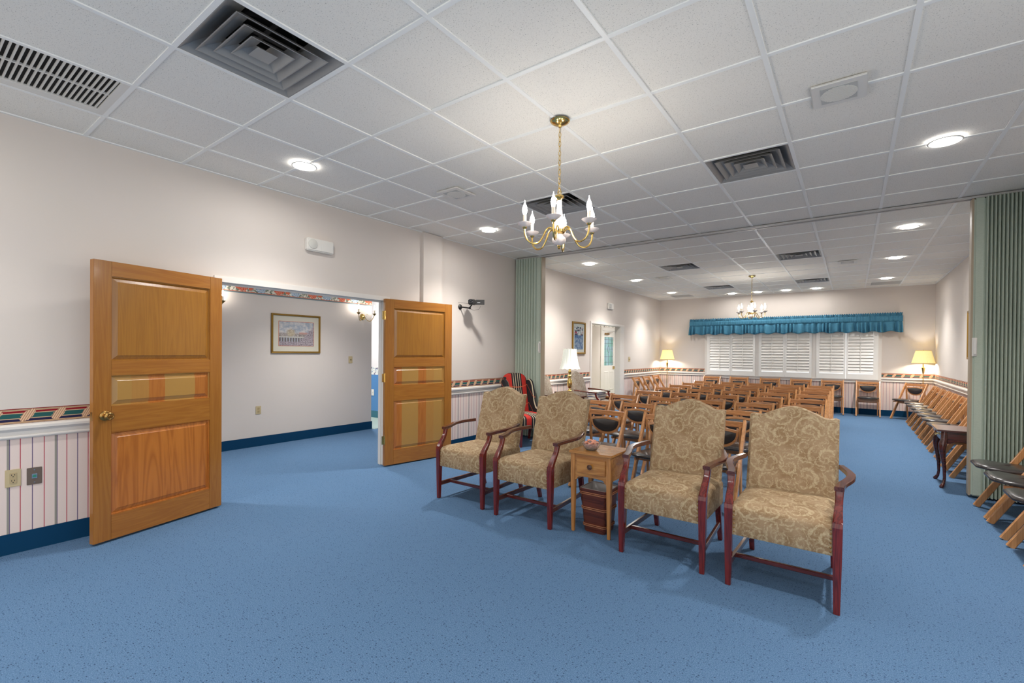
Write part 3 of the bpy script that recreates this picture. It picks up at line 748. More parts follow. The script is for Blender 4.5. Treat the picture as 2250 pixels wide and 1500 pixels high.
def picture(name, label, cat, loc, w, h, mat, axis=1, fw=.028, mats=(.085, .085), inner=None, matm=MAT_BOARD, d=.025, edge=True):
    """hung on a wall of constant x; axis=+1 faces +x"""
    t = thing(name, label, cat, loc)
    m_ = MB(); X = lambda a, b: (min(axis*a, axis*b), max(axis*a, axis*b))
    W, H = w/2, h/2
    q = lambda i, x: [(axis*x, -W+i, -H+i), (axis*x, W-i, -H+i), (axis*x, W-i, H-i), (axis*x, -W+i, H-i)]
    m_.rings([q(0, 0), q(0, d*.8), q(.005, d), q(fw*.5, d*.9), q(fw*.7, d), q(fw, d*.6), q(fw, .004)], cap=False); m_.build('frame', GOLD_FRAME, t, smooth=False)
    MB().box(*X(.002, .008), -W+fw*.8, W-fw*.8, -H+fw*.8, H-fw*.8).build('mat_board', matm, t)
    iw, ih = W-fw-mats[0], H-fw-mats[1]
    if edge: MB().box(*X(.008, .0095), -iw-.006, iw+.006, -ih-.006, ih+.006).build('mat_edge', MAT_ORANGE, t)
    MB().box(*X(.008, .0105), -iw, iw, -ih, ih).build('print', mat, t)
    return t
picture('framed_picture', 'gold framed landscape with a balustrade on the hallway wall', 'picture', (HX, 3.805, 1.628), .775, .588, m_landscape())
picture('framed_picture', 'tall narrow framed print on the far left wall behind the white lamp', 'picture', (WL, 8.505, 1.675), .56, .66, m_print(), fw=.04, mats=(.06, .06), matm=MAT_GREY, edge=False)
picture('framed_picture', 'gilt framed picture on the right wall, half hidden by the green partition', 'picture', (WR, 9.5, 1.69), .72, .74, m_print(), axis=-1, fw=.04, matm=MAT_BOARD, d=.03)
picture('framed_picture', 'dark gilt framed picture on the left wall just past the left partition stack', 'picture', (WL, 6.92, 1.75), .5, .62, m_print(), fw=.04, matm=MAT_GREY, edge=False)

def sconce(label, loc):
    t = thing('wall_sconce', label, 'wall light', loc)
    R = Matrix.Rotation(PI/2, 4, 'Y')
    m_ = MB(); m_.lathe([(.055,0),(.055,.006),(.045,.014),(.03,.018),(.02,.03),(.024,.045),(.014,.058),(.0,.06)], 24, mat=R); m_.build('backplate', BRASS, t)
    for s_ in (-1, 1):
        pts = []
        for i in range(21):
            u = i/20; an = u*PI*1.15
            pts.append((.045+.075*u, s_*(.02+.15*u+.02*math.sin(an)), -.085*math.sin(PI*u**.8)*(1 if u < .96 else .9)+.04*u))
        m_ = MB(); m_.tube(pts, .005, 8)
        m_.tube([(.06, s_*(.05+.02*math.cos(q*.5)), .03+.02*math.sin(q*.5)) for q in range(10)], .003, 6)
        e = pts[-1]; arm = m_.build('arm', BRASS, t)
        m_ = MB(); m_.lathe([(.006,-.012),(.012,-.004),(.034,.022),(.036,.025),(.018,.012),(.01,.006)], 16, e, cap=False); m_.build('drip_cup', ANTIQUE_BRASS, arm)
        MB().lathe([(.011,.005),(.011,.085),(.008,.087)], 12, e).build('candle_sleeve', CANDLE, arm)
        bulb_mb((e[0], e[1], e[2]+.084), .014, .07).build('bulb', SCONCE_BULB, arm)
    return t
sconce('two-arm brass candle sconce on the right of the hallway wall', (HX, 4.99, 1.965))
sconce('two-arm brass candle sconce on the hallway wall, half hidden by the left pine door', (HX, 2.56, 1.965))

# camcorder on a wall arm
t = thing('camcorder', 'black camcorder on a wall bracket left of the green partition stack', 'camera', (-4.36, 5.0, 2.079), math.radians(35))
MB().box(-.05, .045, -.07, .07, -.035, .035).build('body', BLACKP, t, bevel=.008)
MB().lathe([(.030,0),(.030,.02),(.024,.022),(.0,.016)], 20, (-.01,-.07,.004), mat=Matrix.Rotation(PI/2, 4, 'X')).build('lens', flat('lens_glass', (14,14,18), .1), t)
m_ = MB(); m_.box(.048, .175, -.02, -.006, -.036, .034); sc = m_.build('flip_screen', BLACKP, t, bevel=.003)
MB().box(.075, .115, -.0212, -.02, -.012, -.002).build('maker_plate', CHROME, sc)
t = thing('camera_bracket', 'black ball-joint wall bracket holding the camcorder', 'bracket', (WL, 4.93, 2.015))
MB().lathe([(.038,0),(.038,.008),(.026,.02),(.012,.028)], 20, mat=Matrix.Rotation(PI/2, 4, 'Y')).build('wall_disc', BLACKP, t)
m_ = MB(); m_.tube([(.02,0,0),(.10,.03,-.012),(.135,.05,-.02)], .010, 8); m_.lathe([(.0,-.02),(.016,-.012),(.02,0),(.016,.012),(.0,.02)], 14, (.14,.052,-.018)); m_.build('arm', BLACKP, t)
MB().tube([(.14,.052,-.012),(.155,.07,.02),(.16,.072,.027)], .009, 8).build('clamp', BLACKP, t)
m_ = MB(); P = [(.0,-.04,.06),(.04,.0,.055),(.1,.06,.05),(.14,.1,.03)]; m_.tube(P, .002, 6); m_.tube([(.14,.05,-.03),(.16,.12,-.045),(.2,.18,-.03),(.22,.2,.02)], .002, 6); m_.build('cable', BLACKP, t)

# ------------------------------------------------------------------ folding partitions
def partition(name, label, x0, x1, xl, pitch, depth, sgn):
    """x0 lead edge, folds from xl to x1; sgn = direction of the folds from the lead edge"""
    t = thing(name, label, 'folding partition', (0, TY, 0))
    z0, z1 = .02, CEIL-.03
    n = max(2, int(abs(x1-xl)/pitch)); prof = []
    for side in (-1, 1):
        p = []
        for i in range(n*12+1):
            u = i/12; x = xl+(x1-xl)*i/(n*12)
            a = abs(math.sin(PI*u))**.7
            p.append((x, side*(depth*.35+depth*.65*a)))
        prof.append(p)
    loop = prof[0]+list(reversed(prof[1]))
    m_ = MB(); m_.prism(loop, lambda a, b: (a, b, z0), lambda a, b: (a, b, z1)); m_.build('folds', CURT, t, smooth=True)
    a, b = sorted((x0+sgn*.016, xl+sgn*.004))
    m_ = MB(); m_.box(a, b, -depth*.72, depth*.72, z0, z1); m_.build('lead_panel', CURT, t, bevel=.012)
    a, b = sorted((x0, x0+sgn*.016))
    MB().box(a, b, -depth*.62, depth*.62, z0, z1).build('lead_post', flat('partition_post', (170,154,130), .5), t, bevel=.003)
    hx = x0+sgn*.028
    m_ = MB(); m_.box(hx-.018, hx+.018, -depth*.72-.006, -depth*.72, 1.37, 1.55); h = m_.build('handle_plate', WHITE_PLASTIC, t, bevel=.002)
    m_ = MB(); m_.box(hx-.010, hx+.010, -depth*.72-.03, -depth*.72-.02, 1.39, 1.52); m_.box(hx-.008, hx+.008, -depth*.72-.022, -depth*.72-.005, 1.39, 1.41); m_.box(hx-.008, hx+.008, -depth*.72-.022, -depth*.72-.005, 1.50, 1.52); m_.build('pull', WHITE_PLASTIC, h, bevel=.002)
    return t
partition('folding_partition', 'green pleated folding partition drawn back on the right side of the room', .925, 1.42, 1.02, .0265, .085, 1)
partition('folding_partition', 'grey-green pleated folding partition stacked against the left wall', -4.0, -4.51, -4.10, .05, .085, -1)

# ------------------------------------------------------------------ armchairs
def superrect(hx, hy0, hy1, r, n=6):
    pts = []
    for cx, cy, a0 in ((hx-r, hy1-r, 0), (-hx+r, hy1-r, 90), (-hx+r, hy0+r, 180), (hx-r, hy0+r, 270)):
        for k in range(n+1):
            a = math.radians(a0+90*k/n); pts.append((cx+r*math.cos(a), cy+r*math.sin(a)))
    return pts
def make_armchair(label, bm, sm, group=None):
    t = thing('armchair', label, 'armchair', group=group)
    # seat
    base_ = superrect(.268, .012, .60, .02); cx, cy = 0, .306
    rs = []
    for sc, z in ((.985,.305),(1,.315),(1,.44),(.992,.455),(.97,.467),(.92,.480),(.8,.495),(.6,.506),(.3,.512),(.02,.513)):
        rs.append([(cx+(x-cx)*sc, cy+(y-cy)*sc, z-.02*max(0,(y-.1))*1.0) for x, y in base_])
    MB().rings(rs).build('seat', sm, t, smooth=True)
    # back
    N = 28; zf = lambda u: .965+.055*(.5+.5*math.cos(PI*min(1, abs(u)/.78)))-.012*math.sin(PI*min(1, max(0, (abs(u)-.55)/.45)))*1.0
    m_ = MB(); rs = []
    def prof(u, yo, ins=0):
        out = []
        zt_ = zf(u)-ins
        for k in range(9):
            z = .40+(zt_-.40)*k/8
            y = .515+yo+(z-.45)*.27 - (0.012*math.sin(PI*(z-.40)/.6) if yo == 0 else 0)
            out.append((y, z))
        return out
    for i in range(N+1):
        u = -1+2*i/N; x = u*.258
        e = .012 if i in (0, N) else 0
        f = prof(u, e, e); b = prof(u, .075-e, e)
        rs.append([(x, y, z) for y, z in f]+[(x, y, z) for y, z in reversed(b)])
    m_.rings(rs); m_.build('backrest', bm, t, smooth=True)
    for s in (-1, 1):
        m_ = MB(); c = []
        for z, w, yy in ((0,.030,.022),(.30,.042,.023),(.46,.046,.023),(.487,.046,.026)):
            c.append([(s*.266+a*w/2, yy+b*w/2, z+(.012 if (z > .48 and b > 0) else 0)) for a, b in ((-1,-1),(1,-1),(1,1),(-1,1))])
        m_.rings(c); m_.build('front_leg', MAHOG_Z, t, bevel=.0025)
        m_ = MB(); c = []
        for z, w, yy in ((0,.030,.665),(.2,.036,.60),(.42,.04,.555),(.62,.034,.60)):
            c.append([(s*.236+a*w/2, yy+b*w/2, z) for a, b in ((-1,-1),(1,-1),(1,1),(-1,1))])
        m_.rings(c); m_.build('rear_leg', MAHOG_Z, t, bevel=.002)
        m_ = MB(); m_.sweep([(s*.266,.024,.478),(s*.267,.045,.515),(s*.268,.075,.55),(s*.270,.098,.585),(s*.271,.108,.615),(s*.272,.112,.640)], [.044,.042,.038,.036,.038,.040], [.042,.04,.034,.03,.03,.03], up=(0,-1,0.2)); m_.build('arm_support', MAHOG_Z, t, smooth=True)
        m_ = MB(); m_.sweep([(s*.270,.085,.648),(s*.274,.13,.651),(s*.284,.18,.655),(s*.300,.225,.66),(s*.315,.275,.665),(s*.322,.32,.668),(s*.321,.37,.671),(s*.310,.42,.674),(s*.292,.48,.676),(s*.272,.545,.678)], [.046,.046,.044,.044,.044,.044,.042,.038,.034,.03], [.026,.026,.025,.025,.025,.026,.027,.028,.03,.03]); m_.build('armrest', MAHOG_Y, t, smooth=True)
        m_ = MB(); m_.sweep([(s*.262,.03,.135),(s*.238,.625,.135)], .02, .036); m_.build('side_stretcher', MAHOG_Y, t)
        m_ = MB()
        for k in range(6):
            m_.lathe([(.005,0),(.004,.003),(.0,.0045)], 8, (s*.236, .0125, .325+.024*k), mat=Matrix.Rotation(PI/2, 4, 'X'))
            m_.lathe([(.005,0),(.004,.003),(.0,.0045)], 8, (s*.2675, .06, .325+.024*k), mat=Matrix.Rotation(s*PI/2, 4, 'Y'))
        m_.build('nail_trim', NAIL, t)
    MB().sweep([(-.256,.155,.135),(.256,.155,.135)], .022, .026).build('cross_stretcher', MAHOG_X, t)
    return t
ag = 'gold damask armchairs in the front row'
A0 = make_armchair('gold damask armchair at the left end of the front row', DAM_BACK, DAM_SEAT, ag); A0.location = (-2.862, 3.11, 0)
dup(A0, (-2.150, 3.075, 0), 0, 'gold damask armchair just left of the small drawer table')
dup(A0, (-1.010, 3.03, 0), 0, 'gold damask armchair just right of the small drawer table')
dup(A0, (-.318, 2.985, 0), 0, 'gold damask armchair at the right end of the front row, largest in view')
B0 = make_armchair('gold damask armchair tinted for grey light, books on its seat, right of the white lamp', DAM_BACK_GREY_LIGHT, DAM_SEAT_GREY_LIGHT, 'gold damask armchairs tinted for grey light along the left wall')
B0.location = (-3.62, 7.95, 0); B0.rotation_euler = (0, 0, PI/2)
dup(B0, (-3.66, 6.76, 0), PI/2, 'gold damask armchair tinted for grey light, mostly hidden by the left partition stack')

# plaid wing chair
t = thing('wing_chair', 'red and black plaid upholstered wing chair beside the left partition stack', 'armchair', (-3.985, 5.83, 0), math.radians(66))
N = 20; rs = []
for i in range(N+1):
    u = -1+2*i/N; x = u*.205; zt_ = .90+.15*math.sqrt(max(0, 1-abs(u)**2.4))
    f = []; b = []
    for k in range(7):
        z = .36+(zt_-.36)*k/6; y = .20+(z-.4)*.22
        f.append((x, y-.03*(1-u*u), z)); b.append((x, y+.09, z))
    rs.append(f+list(reversed(b)))
MB().rings(rs).build('backrest', PLAID, t, smooth=True)
base_ = superrect(.285, -.30, .26, .05); rs = []
for sc, z in ((.98,.27),(1,.285),(1,.40),(.97,.425),(.88,.445),(.6,.458),(.02,.462)): rs.append([(x*sc, y*sc, z) for x, y in base_])
MB().rings(rs).build('seat', PLAID, t, smooth=True)
for s in (-1, 1):
    m_ = MB(); rs = []
    prof_ = [(.26,.40),(.10,.42),(-.02,.44),(-.06,.47),(-.04,.50),(.05,.53),(.10,.62),(.13,.75),(.16,.86),(.20,.93),(.27,.96),(.36,.93),(.34,.7),(.30,.5)]
    m_.prism(prof_, lambda a, b: (s*.195, a, b), lambda a, b: (s*(.25+.02*(b < .6)), a, b)); m_.build('wing', PLAID, t, bevel=.014, seg=3, smooth=True)
    for y, dy in ((-.25, 0), (.24, .06)):
        m_ = MB(); m_.rings([[(s*.24+a*w, y+o+b*w, z) for a, b in ((-1,-1),(1,-1),(1,1),(-1,1))] for z, w, o in ((0,.014,dy),(.28,.022,0))]); m_.build('leg', MAHOG_Z, t, bevel=.002)

# ------------------------------------------------------------------ small drawer table, candy bowl, wastebasket
t = thing('side_table', 'small honey maple table with one drawer between the armchairs', 'side table', (-1.582, 3.338, 0))
MB().box(-.178, .178, -.178, .178, .604, .622).build('table_top', MAPLE_X, t, bevel=.004)
for sx in (-1, 1):
    for sy in (-1, 1):
        m_ = MB(); m_.rings([[(sx*.148+a*w, sy*.148+b*w, z) for a, b in ((-1,-1),(1,-1),(1,1),(-1,1))] for z, w in ((0,.011),(.42,.018),(.604,.018))]); m_.build('leg', MAPLE_Z, t, bevel=.002)
poly = [(-.13,.604),(-.13,.40),(-.118,.405),(-.108,.42),(-.098,.428),(-.06,.432),(0,.434),(.06,.432),(.098,.428),(.108,.42),(.118,.405),(.13,.40),(.13,.604)]
MB().prism(poly, lambda a, b: (a, -.160, b), lambda a, b: (a, -.142, b)).build('apron', MAPLE_X, t, bevel=.001)
m_ = MB(); m_.box(-.160, -.142, -.13, .13, .42, .604); m_.build('apron', MAPLE_X, t)
m_ = MB(); m_.box(.142, .160, -.13, .13, .42, .604); m_.build('apron', MAPLE_X, t)
m_ = MB(); m_.box(-.13, .13, .142, .160, .42, .604); m_.build('apron', MAPLE_X, t)
dr = MB().box(-.112, .124, -.172, -.158, .462, .575).build('drawer', MAPLE_X, t, bevel=.003)
MB().lathe([(.007,0),(.007,.01),(.019,.014),(.02,.02),(.015,.023),(.012,.021),(.008,.023),(.0,.024)], 20, (.006,-.172,.518), mat=Matrix.Rotation(PI/2, 4, 'X')).build('knob', flat('brown_knob', (74,46,32), .3), dr)
t = thing('candy_bowl', 'scalloped clear glass bowl of peach candy on the small drawer table', 'bowl', (-1.625, 3.275, .622))
m_ = MB(); rs = []
for r, z in ((.036,0),(.04,.002),(.056,.02),(.068,.042),(.073,.058),(.070,.058),(.065,.042),(.052,.021),(.034,.006),(.001,.005)):
    n = 36; rs.append([(r*(1+(.035*math.cos(9*2*PI*k/n) if z > .03 else 0))*math.cos(2*PI*k/n), r*(1+(.035*math.cos(9*2*PI*k/n) if z > .03 else 0))*math.sin(2*PI*k/n), z) for k in range(n)])
m_.rings(rs); g = G('pressed_glass', .12, 0, (.95,.95,.95,1)); g.b.inputs['Transmission Weight'].default_value = .85; g.b.inputs['IOR'].default_value = 1.3; m_.build('bowl', g.m, t, smooth=True)
m_ = MB()
for k in range(70):
    a = rnd.uniform(0, 2*PI); z = rnd.uniform(.018, .078); rr = math.sqrt(rnd.random())*min(.055, .03+z*.6)*(1 if z < .055 else max(.1, (.085-z)/.03))
    mt = Matrix.Translation((rr*math.cos(a), rr*math.sin(a), z)) @ Matrix.Rotation(rnd.uniform(0,3), 4, 'X') @ Matrix.Rotation(rnd.uniform(0,3), 4, 'Z')
    m_.box(-.011, .011, -.007, .007, -.005, .005, mt)
o = m_.build('peach_candy', flat('peach_candy', (228,166,140), .35), None, bevel=.003); o.location = (-1.625, 3.275, .622)
tag(o, 'peach pink candies heaped in the glass bowl', 'candy', kind='stuff')
t = thing('wastebasket', 'dark brown wooden wastebasket with rope bands under the small table', 'wastebasket', (-1.578, 3.325, 0))
rs = []
for hw, z in ((.085,0),(.09,.012),(.112,.31),(.118,.325),(.118,.335),(.110,.335),(.106,.31),(.082,.02)): rs.append([(x, y, z) for x, y in superrect(hw, -hw, hw, .028)])
MB().rings(rs, cap=False).build('body', WALNUT, t, smooth=True)
MB().box(-.08, .08, -.08, .08, .006, .02).build('base', WALNUT, t)
for z in (.055, .185, .30):
    m_ = MB(); hw = .09+.022*(z-.012)/.298
    for dz in (-.006, .006): m_.tube([(x, y, z+dz) for x, y in superrect(hw+.003, -hw-.003, hw+.003, .03)], .0045, 6, closed=True)
    m_.build('rope_band', flat('rope_band', (142,88,58), .6), t)
m_ = MB(); rs = []
for i, (hw, z) in enumerate(((.113,.338),(.106,.325),(.098,.25),(.085,.10),(.06,.03),(.005,.025))):
    rs.append([(x+rnd.uniform(-.005,.005)*(i > 1), y+rnd.uniform(-.005,.005)*(i > 1), z) for x, y in superrect(hw, -hw, hw, .03)])
m_.rings(rs, cap=False); m_.build('bag_liner', flat('clear_bag_liner', (196,190,186), .25), t, smooth=True)

# ------------------------------------------------------------------ folding chairs
def make_folding():
    t = thing('folding_chair', '', 'folding chair')
    for s in (-1, 1):
        m_ = MB(); m_.sweep([(s*.211, -.205, .004), (s*.211, .225, .77)], .026, .048, up=(0,-1,0), rnd=.35); m_.build('stile', BEECH_Z, t, smooth=True)
        m_ = MB(); m_.sweep([(s*.181, .235, .004), (s*.181, .200, .45), (s*.181, .178, .715)], .022, [.03,.036,.026], up=(0,-1,0), rnd=.5); m_.build('rear_leg', BEECH_Z, t, smooth=True)
        m_ = MB(); m_.sweep([(s*.178, .19, .64), (s*.15, .205, .70)], .014, .016, up=(0,-1,0)); m_.build('brace', BEECH_Z, t)
    m_ = MB(); m_.sweep([(x, .205+.022*(1-(x/.2)**2), .735) for x in [-.2+.4*i/10 for i in range(11)]], .018, .052, rnd=.4); m_.build('top_rail', BEECH_X, t, smooth=True)
    # half-moon back frame and pad
    def outline(w, zt_, zb, bow, n=14):
        p = [(w*math.cos(math.radians(180+180*k/n)), zt_-.012-(zt_-.012-zb)*abs(math.sin(math.radians(180+180*k/n)))**.9) for k in range(n+1)]
        return p+[(w-2*w*k/n, zt_+bow*math.sin(PI*k/n)-.012) for k in range(1, n)]
    yb = lambda x: .172+.02*(1-(x/.18)**2)
    of = outline(.172, .694, .515, .016); pf = outline(.150, .674, .540, .014)
    m_ = MB()
    n = len(of); V = []
    for P, dy in ((of, -.008), (pf, -.010), (pf, .008), (of, .010)): V.append([m_.bm.verts.new((a, yb(a)+dy, b)) for a, b in P])
    for i in range(4):
        for j in range(n): m_.face([V[i][j], V[i][(j+1) % n], V[(i+1) % 4][(j+1) % n], V[(i+1) % 4][j]])
    m_.build('back_frame', BEECH_X, t, smooth=True)
    m_ = MB(); c = (0, .61); rs = []
    for sc, dy in ((1.0, .010), (1.01, -.006), (.93, -.017), (.7, -.023), (.3, -.026), (.02, -.027)): rs.append([(c[0]+(a-c[0])*sc, yb(a*sc)+dy, c[1]+(b-c[1])*sc) for a, b in pf])
    m_.rings(rs); m_.build('back_pad', VINYL_SEAT, t, smooth=True)
    # seat
    so = [(-.12,-.262),(.12,-.262),(.192,-.205),(.196,-.1),(.166,.15),(.158,.18),(-.158,.18),(-.166,.15),(-.196,-.1),(-.192,-.205)]
    m_ = MB(); rs = []
    for sc, z in ((.95,.397),(.99,.402),(1,.412),(.985,.421),(.93,.429),(.75,.434),(.4,.437),(.02,.438)): rs.append([(x*sc, -.03+(y+.03)*sc, z+.012*(y < -.15)) for x, y in so])
    m_.rings(rs); m_.build('seat', VINYL_SEAT, t, smooth=True)
    m_ = MB(); m_.box(-.198, .198, -.012, .008, .335, .397); m_.box(-.17, -.15, -.2, .19, .372, .397); m_.box(.15, .17, -.2, .19, .372, .397); m_.build('seat_rail', BEECH_X, t, bevel=.002)
    MB().sweep([(-.17, .212, .30), (.17, .212, .30)], .014, .03).build('rear_stretcher', BEECH_X, t)
    return t
ORD = ['first', 'second', 'third', 'fourth', 'fifth', 'sixth', 'seventh', 'eighth', 'ninth', 'tenth']
F0 = None
def fold(x, y, rz, label, group):
    global F0
    if F0 is None:
        F0 = make_folding(); F0.location = (x, y, 0); F0.rotation_euler = (0, 0, rz); F0['label'] = label; F0['group'] = group; return F0
    return dup(F0, (x, y, 0), rz, label, group)
colX = [-2.68, -2.105, -1.545, -.985, -.485]
rowY = [4.62, 5.52, 6.48, 7.46, 8.43, 9.25, 10.06, 10.95]
gr = 'wooden folding chairs in rows behind the armchairs'
shift = [.02, .0, .0, .0, .0, .0, .0, .0]
for r, y in enumerate(rowY):
    cols = {0: [1, 2, 3], 1: [0, 1, 3]}.get(r, [0, 1, 2, 3, 4])
    for k in cols:
        x = colX[k] + (.06 if r == 0 and k == 2 else 0)
        if r == 1 and k == 0: x -= .0
        where = ['at the left end of', 'second from the left in', 'in the middle of', 'fourth from the left in', 'at the aisle end of'][k]
        if r == 0: where = {1: 'behind the small drawer table in', 2: 'half behind the armchair right of the table in', 3: 'in the gap between the two right armchairs in'}[k]
        if r == 1: where = {0: 'at the left end of', 1: 'right of the left end chair in', 3: 'in the gap between the two right armchairs in'}[k]
        fold(x+rnd.uniform(-.01,.01), y-.215, rnd.uniform(-.03,.03), ('wooden folding chair %s the %s row' % (where, ORD[r]))+(' behind the armchairs' if 'behind' not in where and 'gap' not in where else ''), gr)
bwx = [.30, -.364, -1.01, -1.68, -2.39, -3.07]
for k, x in enumerate(bwx):
    fold(x, 13.215, rnd.uniform(-.03,.03), 'wooden folding chair under the window, %s from the right along the far wall' % ORD[k], 'wooden folding chairs along the far wall')
fold(.985, 13.02, math.radians(-40), 'wooden folding chair turned in the far right corner by the floor lamp', 'wooden folding chairs along the far wall')
rw = [12.2, 11.59, 10.98, 10.42, 9.88, 9.27, 8.63, 7.98, 7.36]
for k, y in enumerate(rw):
    fold(1.118, y, math.radians(-90)+rnd.uniform(-.03,.03), 'wooden folding chair along the right wall, %s from the far corner' % ORD[k], 'wooden folding chairs along the right wall')
for k, (y, lb) in enumerate(((5.73, 'black seated folding chair at the right edge, farthest of the three by the partition'), (5.20, 'black seated folding chair at the right edge, middle of the three by the partition'), (4.60, 'black seated folding chair at the right edge, nearest of the three by the partition'))):
    fold(1.135+.0*k, y, math.radians(-90), lb, 'wooden folding chairs in front of the right partition')
for k, y in enumerate((11.34, 12.03, 12.78)):
    fold(-4.19, y, math.radians(90)+rnd.uniform(-.03,.03), 'wooden folding chair by the far left wall, %s past the lobby doorway' % ORD[k], 'wooden folding chairs along the left wall')

# ------------------------------------------------------------------ console table, lamps, lamp table, books
t = thing('end_table', 'dark cherry end table with curved legs beside the green partition', 'end table', (1.03, 6.76, 0))
m_ = MB(); m_.box(-.31, .31, -.245, .245, .588, .606); m_.build('table_top', CHERRY, t, bevel=.006)
m_ = MB()
ap = [(-.26,.588),(-.26,.48),(-.23,.46),(-.20,.466),(-.15,.49),(.15,.49),(.20,.466),(.23,.46),(.26,.48),(.26,.588)]
for y in (-.215, .197): MB().prism(ap, lambda a, b, y=y: (a, y, b), lambda a, b, y=y: (a, y+.018, b)).build('apron', CHERRY, t)
m_ = MB(); m_.box(.242, .26, -.2, .2, .47, .588); m_.build('apron', CHERRY, t)
dr = MB().box(-.268, -.252, -.17, .17, .488, .58).build('drawer', CHERRY, t, bevel=.003)
m_ = MB(); m_.tube([(-.27,-.03,.545),(-.29,-.03,.53),(-.292,0,.522),(-.29,.03,.53),(-.27,.03,.545)], .004, 6); m_.box(-.272, -.268, -.045, .045, .528, .556); m_.build('pull', BRASS, dr)
for sx in (-1, 1):
    for sy in (-1, 1):
        ax, ay = sx*.245, sy*.2; P = []; W = []
        for z, o, w in ((.588,0,.028),(.50,.002,.03),(.46,.012,.034),(.40,.018,.028),(.30,.008,.02),(.2,-.002,.016),(.1,-.004,.013),(.05,.002,.013),(.025,.014,.018),(.012,.022,.02),(0,.022,.014)):
            P.append((ax+sx*o, ay+sy*o, z)); W.append(w*1.0)
        m_ = MB(); m_.tube(P, W, 10); m_.build('leg', CHERRY, t, smooth=True)

def floor_lamp(label, x, y):
    t = thing('floor_lamp', label, 'floor lamp', (x, y, 0))
    MB().lathe([(.13,0),(.13,.012),(.11,.022),(.05,.034),(.02,.05),(.012,.07)], 28).build('base', BRASS, t)
    MB().lathe([(.0075,.06),(.0075,.98),(.012,.985),(.016,1.0),(.026,1.06),(.034,1.10),(.034,1.115),(.022,1.12),(.012,1.125),(.012,1.19)], 16).build('pole', BRASS, t)
    n = 120; rs = []
    for r, z in ((.195,1.21),(.172,1.30),(.150,1.39),(.128,1.48)): rs.append([((r+(.0025 if k % 2 else -.002))*math.cos(2*PI*k/n), (r+(.0025 if k % 2 else -.002))*math.sin(2*PI*k/n), z) for k in range(n)])
    sh = MB().rings(rs, cap=False).build('shade', SHADE_Y, t, smooth=False)
    m_ = MB(); m_.tube([(.196*math.cos(2*PI*k/40), .196*math.sin(2*PI*k/40), 1.21) for k in range(40)], .005, 6, closed=True); m_.tube([(.129*math.cos(2*PI*k/40), .129*math.sin(2*PI*k/40), 1.48) for k in range(40)], .005, 6, closed=True); m_.build('shade_trim', flat('shade_trim', (206,178,96), .6), sh)
    m_ = MB(); m_.tube([(-.128,0,1.475),(0,0,1.44),(.128,0,1.475)], .003, 6); m_.lathe([(.004,1.44),(.004,1.46),(.01,1.475),(.008,1.49),(.002,1.50)], 12); m_.build('finial', BRASS, t)
    bulb_mb((0,0,1.25), .028, .11).build('bulb', G('lit_floor_bulb', .3).emit((1,.95,.88,1), 420).m, t)
    return t
floor_lamp('brass floor lamp with yellow pleated shade in the far right corner', 1.235, 13.24)
floor_lamp('brass floor lamp with yellow pleated shade in the far left corner', -4.225, 13.24)
t = thing('lamp_table', 'dark wooden table under the white lamp by the left wall', 'table', (-4.06, 7.26, 0))
MB().box(-.26, .26, -.2, .2, .59, .61).build('table_top', CHERRY, t, bevel=.004)
m_ = MB(); m_.box(-.23, .23, -.17, .17, .49, .59); m_.build('apron', CHERRY, t)
for sx in (-1, 1):
    for sy in (-1, 1):
        m_ = MB(); m_.rings([[(sx*.215+a*w, sy*.155+b*w, z) for a, b in ((-1,-1),(1,-1),(1,1),(-1,1))] for z, w in ((0,.012),(.5,.02))]); m_.build('leg', CHERRY, t)
t = thing('table_lamp', 'polished brass table lamp with white scalloped bell shade by the left wall', 'table lamp', (-4.035, 7.26, .61))
MB().lathe([(.075,0),(.075,.02),(.05,.03),(.028,.045),(.024,.06),(.04,.08),(.042,.095),(.022,.11),(.016,.13),(.03,.15),(.042,.19),(.046,.24),(.036,.285),(.02,.31),(.018,.325),(.034,.345),(.034,.36),(.016,.375),(.02,.395),(.028,.41),(.028,.44),(.018,.445),(.018,.51)], 24).build('base', BRASS, t)
n = 96; rs = []
for k0, (r, z) in enumerate(((.185,.485),(.165,.53),(.148,.60),(.135,.67),(.125,.74),(.118,.825))):
    ring = []
    for k in range(n):
        a = 2*PI*k/n; sc = abs(math.sin(6*a)); rr = r*(1-.05*(1-sc)**2)
        zz = z+(-.012*sc if k0 == 0 else (.010*sc if k0 == 5 else 0)); ring.append((rr*math.cos(a), rr*math.sin(a), zz))
    rs.append(ring)
MB().rings(rs, cap=False).build('shade', SHADE_W, t, smooth=True)
bulb_mb((0,0,.56), .028, .11).build('bulb', G('lit_table_bulb', .3).emit((1,.95,.88,1), 280).m, t)
def book(label, loc, size, rz, cm, group):
    t = thing('book', label, 'book', loc, rz, group)
    w, d, h = size
    m_ = MB(); m_.box(-w/2, w/2, -d/2, d/2, 0, .004); m_.box(-w/2, w/2, -d/2, d/2, h-.004, h); m_.box(-w/2, -w/2+.004, -d/2, d/2, .004, h-.004); m_.build('cover', cm, t)
    MB().box(-w/2+.004, w/2-.005, -d/2+.005, d/2-.005, .004, h-.004).build('pages', flat('book_pages', (214,206,190), .7), t)
BLUEB = flat('navy_book_cover', (32,44,104), .3); BROWNB = flat('brown_book_cover', (128,70,48), .5); CREAMB = flat('cream_book_cover', (206,198,182), .5)
bz = .513
